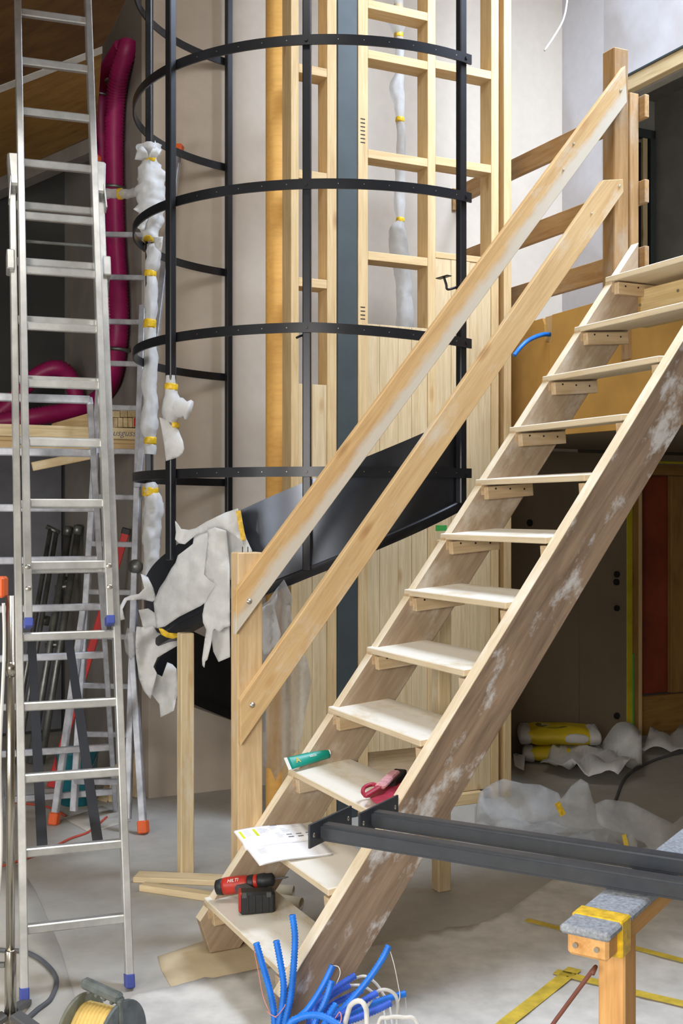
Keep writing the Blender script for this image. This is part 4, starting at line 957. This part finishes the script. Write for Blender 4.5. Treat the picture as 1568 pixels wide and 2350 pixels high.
cable([at(812, 2246, 3.45), at(838, 2240, 3.45), at(862, 2256, 3.44), at(880, 2282, 3.43), at(896, 2320, 3.4), on_z(905, 2440, .01)], .0045, 'whitecable', 'greyish white cable arc behind the conduits on the fleece', 'cable', 'white cables')
cable([at(800, 2262, 3.47), at(830, 2262, 3.46), at(858, 2280, 3.45), at(880, 2315, 3.42), on_z(890, 2430, .01)], .0045, 'whitecable', 'second greyish cable arc lower behind the conduits', 'cable', 'white cables')
cable([on_z(850, 2530, .01), at(868, 2355, 3.12), at(890, 2336, 3.12), at(925, 2335, 3.12), at(960, 2352, 3.12), on_z(985, 2500, .01)], .006, 'whitecable', 'white cable loop nearest the camera at the bottom edge', 'cable', 'white cables')
cable([at(893, 2174, 3.33), at(905, 2215, 3.31), at(914, 2260, 3.3), at(918, 2285, 3.29), at(915, 2300, 3.28)], .0013, 'whitecable', 'thin white string hanging from the long right conduit', 'string', None, 'string')
cable([at(764, 2216, 3.34), at(777, 2219, 3.33), at(781, 2235, 3.32), at(772, 2258, 3.31)], .0013, 'whitecable', 'thin pale string curling from the smooth conduit', 'string', None, 'string')
cable([at(930, 2283, 3.36), at(932, 2305, 3.36), at(933, 2335, 3.36)], .0013, 'whitecable', 'thin string hanging from the lowest right conduit', 'string', None, 'string')
cable([at(582, 2172, 3.42), at(595, 2240, 3.42), at(605, 2290, 3.41), at(622, 2325, 3.38), at(640, 2335, 3.36), at(652, 2310, 3.36)], .0013, 'string', 'pink string trailing from the leftmost conduit', 'string', None, 'string')
cable([at(612, 2320, 3.36), at(632, 2333, 3.33), at(650, 2315, 3.33), at(655, 2305, 3.33)], .0013, 'string', 'pink string knotted around the three upright conduits', 'string', None, 'string')
cable([at(745, 2330, 3.2), at(765, 2340, 3.18), at(780, 2322, 3.17), at(782, 2345, 3.16), at(760, 2360, 3.15)], .0014, 'string', 'pink string knotted around the right conduits', 'string', None, 'string')
# ================================================================ tools on the treads
ztr = lambda k: Z0+RI*k
# cordless drill, lying on its side
p0 = at(503, 2036, 4.07); p1 = at(640, 2016, 4.03); ax = (p1-p0).normalized(); sd = V((ax.y, -ax.x, 0)).normalized()
dr = thing('cordless_drill', 'red and black cordless drill lying on the lowest tread', 'drill', on_z(560, 2080, ztr(0)))
lathe('rear_cap', [(-.012, .018), (-.008, .026), (.012, .0295), (.018, .0295)], p0, ax, M['drill_black'], dr, 20)
bd_ = lathe('motor_housing', [(.018, .0295), (.03, .031), (.08, .030), (.105, .028), (.116, .024)], p0, ax, M['drill_red'], dr, 24)
lathe('torque_ring', [(.112, .0255), (.116, .027), (.132, .027), (.136, .025)], p0, ax, M['drill_black'], dr, 20)
lathe('red_collar', [(.134, .025), (.137, .026), (.147, .026), (.15, .024)], p0, ax, M['drill_red'], dr, 20)
lathe('chuck', [(.148, .022), (.152, .0265), (.176, .0265), (.18, .024), (.202, .023), (.209, .014), (.211, .006)], p0, ax, M['drill_black'], dr, 20)
lathe('drill_bit', [(.20, .0038), (.25, .0038), (.262, .0012)], p0, ax, M['drill_grey'], dr, 8)
hb = at(590, 2063, 3.95); hx = ax.copy(); hx.z = 0
c0 = p0+ax*.07
beam('grip', c0-V((0, 0, .004)), V((hb.x-.012, hb.y+.01, hb.z+.01)), .042, .034, M['drill_grey'], dr, ax, .008)
zb = ztr(0)-.006
bc = V((hb.x, hb.y, zb+.042)); XB = V((.99, .13, 0)).normalized()
bt = obox('battery', bc, XB, UP, (.125, .062, .078), M['drill_black'], dr, .009)
obox('battery_base', bc-XB*.058+V((0, .002, .004)), XB, UP, (.014, .058, .07), M['drill_red'], dr, .005)
NB = V((XB.y, -XB.x, 0))
for q in (-.035, -.012, .012, .035): obox('rib', bc+XB*q+NB*.031, XB, UP, (.010, .004, .06), M['drill_black'], bt, .0015)
for q in (-.045, .04): obox('clip', bc+XB*q+NB*.029+V((0, 0, .03)), XB, UP, (.018, .010, .018), M['drill_grey'], bt, .002)
pt = p0+ax*.062-UP*0; nrm = (V((0, 0, 1))*.72+sd*.69).normalized(); nrm = (nrm-ax*nrm.dot(ax)).normalized()
text_mesh('lettering', 'HILTI', .018, Matrix.Translation(pt+nrm*.0314) @ frame(ax, nrm).to_4x4(), M['white_print'], bd_, .0006, .2)
# sealant tube
zt2 = ztr(2)+.004; a, b = on_z(664, 1764, zt2), on_z(752, 1742, zt2+.012); d = (b-a); Ln = d.length; d.normalize(); sdv = V((d.y, -d.x, 0))
vs = []; fs = []; n = 14; m = 16; Wv = -sdv*.64+UP*.77; Tv = sdv*.77+UP*.64
dims = lambda f: (.021+.004*(1-f), .002+.016*min(1, f*1.15)**.8)
cen = lambda f: a+d*(Ln*f)+UP*(.77*dims(f)[0]*.95+.64*dims(f)[1]*.6)
for i in range(n+1):
    f = i/n; hw, hh = dims(f)
    for k in range(m):
        an = 2*math.pi*k/m; vs.append(cen(f)+Wv*math.cos(an)*hw+Tv*math.sin(an)*hh)
for i in range(n):
    for k in range(m): fs.append((i*m+k, i*m+(k+1) % m, (i+1)*m+(k+1) % m, (i+1)*m+k))
fs.append(tuple(range(m))); fs.append(tuple(range(n*m, n*m+m)))
tb = thing('sealant_tube', 'squeezed teal sealant tube lying on the third tread from the bottom', 'tube', a)
body = raw('tube_body', vs, fs, M['teal'], tb, True, a)
obox('crimp_end', cen(0)-d*.006, Wv, Tv, (.052, .014, .004), M['whitecable'], tb, .001)
e = cen(1); lathe('shoulder', [(-.002, .019), (.004, .0185), (.006, .008)], e, d, M['white_print'], tb, 16); lathe('nozzle', [(.005, .0065), (.02, .0055)], e, d, M['gold'], tb, 12)
for (f, bt_, sz, mt) in ((.2, 'A', .03, 'gold'), (.58, 'silicon', .014, 'white_print')):
    text_mesh('print', bt_, sz, Matrix.Translation(cen(f)+Tv*(dims(f)[1]+.0008)) @ frame(d, Tv).to_4x4(), M[mt], body, .0004)
# dustpan and brush
zt3 = ztr(2)+.003
dp = thing('dustpan', 'red dustpan with lettering on the tread against the right stringer', 'dustpan', on_z(890, 1835, zt3))
F = lambda x, y, z=0: on_z(x, y, zt3+z)
def loftbox(name, lo, hi, mat, parent):
    n = len(lo); vs = lo+hi; fs = [tuple(range(n))[::-1], tuple(range(n, 2*n))]+[(i, (i+1) % n, n+(i+1) % n, n+i) for i in range(n)]
    return raw(name, vs, fs, mat, parent, False, lo[0])
loftbox('pan', [F(850, 1826), F(858, 1842), F(875, 1849), F(895, 1851), F(915, 1830), F(935, 1800), F(880, 1810)], [F(846, 1824, .03), F(856, 1840, .034), F(874, 1847, .036), F(893, 1849, .036), F(920, 1824, .038), F(942, 1792, .04), F(876, 1806, .034)], M['pan_red'], dp)
q = F(880, 1846, .018); text_mesh('print', 'cleaning', .016, Matrix.Translation(q+V((.0, -.012, .0))) @ frame(V((1, .1, 0)), V((.1, -1, .1))).to_4x4(), M['bluecap'], dp, .0004)
hd = tube('handle', resample(catmull([F(858, 1822, .025), F(842, 1826, .025), F(833, 1818, .03), F(838, 1806, .036), F(856, 1800, .04), F(868, 1806, .036)], 8), .006), .007, M['pan_red'], dp, 10)
bh = thing('hand_brush', 'dusty red hand brush with dark bristles resting on the dustpan', 'brush', F(905, 1800, .05))
A_, B_ = F(872, 1806, .06), F(908, 1772, .065)
beam('brush_head', A_, B_, .034, .016, M['pan_dust'], bh, None, .007); beam('grip', F(836, 1828, .04), A_, .018, .014, M['pan_red'], bh, None, .006)
beam('bristles', F(893, 1800, .042), F(920, 1776, .046), .045, .036, M['bristle'], bh, None, .004)
# drawings
c4 = [at(537, 1907, 4.03), at(692, 1886, 4.13), at(766, 1956, 3.855), at(597, 1985, 3.80)]
dw = thing('drawing_sheets', 'white printed plan with yellow highlights lying across the second tread', 'paper', c4[3])
def bil(u, v, off=0):
    p = (c4[0].lerp(c4[1], u)).lerp(c4[3].lerp(c4[2], u), v); return p+UP*(off+.010*math.exp(-((v-.47)/.05)**2)*(-1)+.004*math.sin(u*5))
def grid(nu, nv, off):
    vs = [bil(i/nu, j/nv, off) for j in range(nv+1) for i in range(nu+1)]; fs = [(j*(nu+1)+i, j*(nu+1)+i+1, (j+1)*(nu+1)+i+1, (j+1)*(nu+1)+i) for j in range(nv) for i in range(nu)]
    return vs, fs
for off, nm in ((0, 'top_sheet'), (-.006, 'under_sheet')):
    vs, fs = grid(12, 30, off)
    if off: vs = [v+V((-.002, .008, 0)) for v in vs]
    pg = raw(nm, vs, fs, M['paper'], dw, True, c4[3]); mm = pg.modifiers.new('t', 'SOLIDIFY'); mm.thickness = .0006
    if not off: page = pg
def patch(u0, v0, u1, v1, mat, name):
    n = 6; vs = []; 
    for j in range(n+1):
        for i in range(n+1): vs.append(bil(u0+(u1-u0)*i/n, v0+(v1-v0)*j/n, .0009))
    fs = [(j*(n+1)+i, j*(n+1)+i+1, (j+1)*(n+1)+i+1, (j+1)*(n+1)+i) for j in range(n) for i in range(n)]; return vs, fs
def patches(name, L, mat):
    V_ = []; F_ = []
    for r in L:
        vs, fs = patch(*r, mat, name); k = len(V_); V_ += vs; F_ += [tuple(q+k for q in f) for f in fs]
    raw(name, V_, F_, M[mat], page, False, c4[3])
patches('highlight', [(.04, .06, .075, .27)], 'marker'); patches('highlight', [(.235, .06, .275, .27)], 'marker')
random.seed(5); ln = []
for (u0, u1, v0, v1, n) in ((.10, .19, .06, .25, 6), (.30, .46, .06, .22, 7), (.48, .62, .04, .14, 4), (.62, .74, .12, .26, 5), (.82, .95, .04, .12, 3), (.5, .62, .24, .4, 5), (.1, .22, .62, .76, 6)):
    for i in range(n):
        v = v0+(v1-v0)*i/n; ln.append((u0, v, u0+(u1-u0)*random.uniform(.5, 1), v+.006))
ln += [(.2, .56, .62, .563), (.62, .56, .8, .57), (.03, .50, .06, .53)]
patches('printed_lines', ln, 'ink')
patches('printed_tables', [(.64+.14*i, .3+.07*j, .72+.14*i, .325+.07*j) for i in range(3) for j in range(2)]+[(.52, .0, .62, .02)], 'ink_dark')
# clamp standing at the partition foot
q = on_t(727, 1880, TF+.06); 
ck = thing('clamp', 'black and yellow clamp handle seen under the treads at the partition', 'clamp', V((q.x, q.y, q.z-.06)))
lathe('handle', [(-.08, .012), (-.06, .016), (.02, .014)], q, UP, M['drill_black'], ck, 14); lathe('yellow_ring', [(.012, .016), (.03, .016)], q, UP, M['ytape'], ck, 14)
beam('arm', q+UP*.03, q+V((.03, 0, .12)), .02, .016, M['drill_black'], ck, None, .004); beam('yellow_tip', q+V((.028, 0, .1)), q+V((.045, 0, .15)), .022, .018, M['ytape'], ck, None, .004)
beam('bar', V((q.x, q.y+.01, .0)), V((q.x, q.y+.01, q.z-.06)), .02, .008, M['galv'], ck, None, .001)
# cardboard tubes and offcuts on the floor
for (x0, y0, x1, y1, lab) in ((628, 2043, 674, 2046, 'short cardboard tube behind the drill'), (640, 2066, 692, 2074, 'crushed cardboard tube end on the floor near the drill')):
    a, b = on_z(x0, y0, .026), on_z(x1, y1, .026); L = (b-a).length
    o = lathe('cardboard_tube', [(0, .025), (L, .025), (L, .021), (L-.02, .02)], a, b-a, M['cardtube'], None, 18); tag(o, lab, 'tube')
o = beam('board_offcut', on_z(312, 2012, .012), on_z(560, 2022, .012), .09, .024, M['prop'], None, None, .003); tag(o, 'flat pale board on the floor beneath the left timber prop', 'board')
o = beam('board_offcut', on_z(326, 2034, .014), on_z(500, 2060, .014), .05, .028, M['prop'], None, None, .003); tag(o, 'thicker short board on the floor in front of the flat board', 'board')
# ================================================================ cable reel
rc = V((-.66, 3.10, .152)); ra = V((.91, -.41, .03)).normalized()
rl = thing('cable_reel', 'grey cable reel with carrying handle and yellow cable at the bottom left', 'cable reel', (rc.x, rc.y, 0))
for sg, mt in ((-1, 'reelflange'), (1, 'reel')):
    lathe('flange', [(-.006, .108), (-.004, .112), (.004, .112), (.006, .108), (.006, .03)], rc+ra*.068*sg, ra, M[mt], rl, 40)
lathe('drum', [(-.068, .05), (.068, .05)], rc, ra, M['reel'], rl, 24)
hel = []
for i in range(240):
    a = i/240*2*math.pi*9; f = i/240; A = ra.orthogonal().normalized(); B = ra.cross(A); hel.append(rc+ra*(-.058+.116*f)+(A*math.cos(a)+B*math.sin(a))*(.078+.006*math.sin(i*.7)))
tube('wound_cable', hel, .0078, M['yellowcable'], rl, 8)
hx = rc+ra*.085
beam('frame_arm', hx+V((0, 0, -.14)), hx+V((-.02, .01, .12)), .04, .014, M['reel'], rl, V((0, 1, .2)), .005)
g0 = hx+V((-.018, .01, .118)); g1 = rc-ra*.045+V((-.02, .03, .138))
beam('handle', g0, g1, .03, .030, M['reel'], rl, None, .008)
for f in (.2, .4, .6, .8): obox('finger_ridge', g0.lerp(g1, f)-UP*.016, ra, UP, (.012, .026, .010), M['reel'], rl, .003)
for sg in (-1, 1): beam('stand_bar', rc+ra*.09*sg+V((-.1, -.1, -.14)), rc+ra*.09*sg+V((.1, .1, -.14)), .018, .018, M['reel'], rl)
# ================================================================ work light stand at the left picture edge
lb = on_z(24, 2402, 0); Yp = 3.24
base = V(((24-CX)/FPX*Yp, Yp, 0))
ls = thing('light_stand', 'chrome work light stand pole at the left picture edge', 'light stand', base)
M['chrome'] = plain('chrome', (176, 172, 160), .22, .95, var=.05)
lathe('pole', [(.16, .0125), (1.36, .0125)], base, UP, M['chrome'], ls, 18)
lathe('sleeve', [(.09, .0165), (.34, .0165), (.345, .013)], base, UP, M['chrome'], ls, 18)
lathe('sleeve_ring', [(1.13, .0150), (1.17, .0150)], base, UP, M['chrome'], ls, 18)
beam('clamp_screw', base+V((-.05, 0, .30)), base+V((-.015, 0, .30)), .014, .014, M['galv'], ls)
for an in (-25, 100, 220):
    a = math.radians(an); dv = V((math.cos(a), math.sin(a), 0))
    beam('tripod_leg', base+V((0, 0, .16))+dv*.015, base+dv*.42+V((0, 0, .012)), .04, .018, M['drill_grey'], ls, None, .003)
hd = base+V((-.10, .0, 1.44))
obox('lamp_bracket', base+V((-.062, 0, 1.385)), V((1, 0, 0)), UP, (.10, .05, .06), M['orange'], ls, .006)
obox('lamp_housing', hd+V((-.09, .0, .10)), V((.9, .4, 0)), UP, (.07, .2, .2), M['lampblue'], ls, .01)
cable([base+V((-.014, -.02, 1.34)), base+V((-.012, -.02, 1.2)), base+V((-.024, -.02, .9)), base+V((-.022, -.02, .6)), base+V((-.05, -.03, .3)), base+V((-.1, -.05, .02))], .005, 'whitecable', 'pale cable hanging along the light stand pole')
cable([on_z(-60, 2170, .01), on_z(0, 2180, .01), on_z(55, 2184, .01), on_z(100, 2208, .01), on_z(129, 2245, .01), on_z(118, 2290, .01), on_z(85, 2318, .01), on_z(50, 2350, .01), on_z(0, 2400, .01)], .0085, 'greycable', 'grey cable looping around the left foot of the extension ladder')
cable([on_z(-40, 2000, .006), on_z(30, 1980, .006), on_z(100, 1955, .006), on_z(160, 1925, .006), on_z(205, 1908, .006), on_z(245, 1875, .006)], .006, 'redcable', 'thin red cord on the floor between the ladders', 'cord', None, 'cord')
cable([on_z(-40, 1835, .006), on_z(40, 1842, .006), on_z(110, 1852, .006), on_z(150, 1872, .006)], .006, 'redcable', 'short red cord on the floor beneath the scaffold frames', 'cord', None, 'cord')
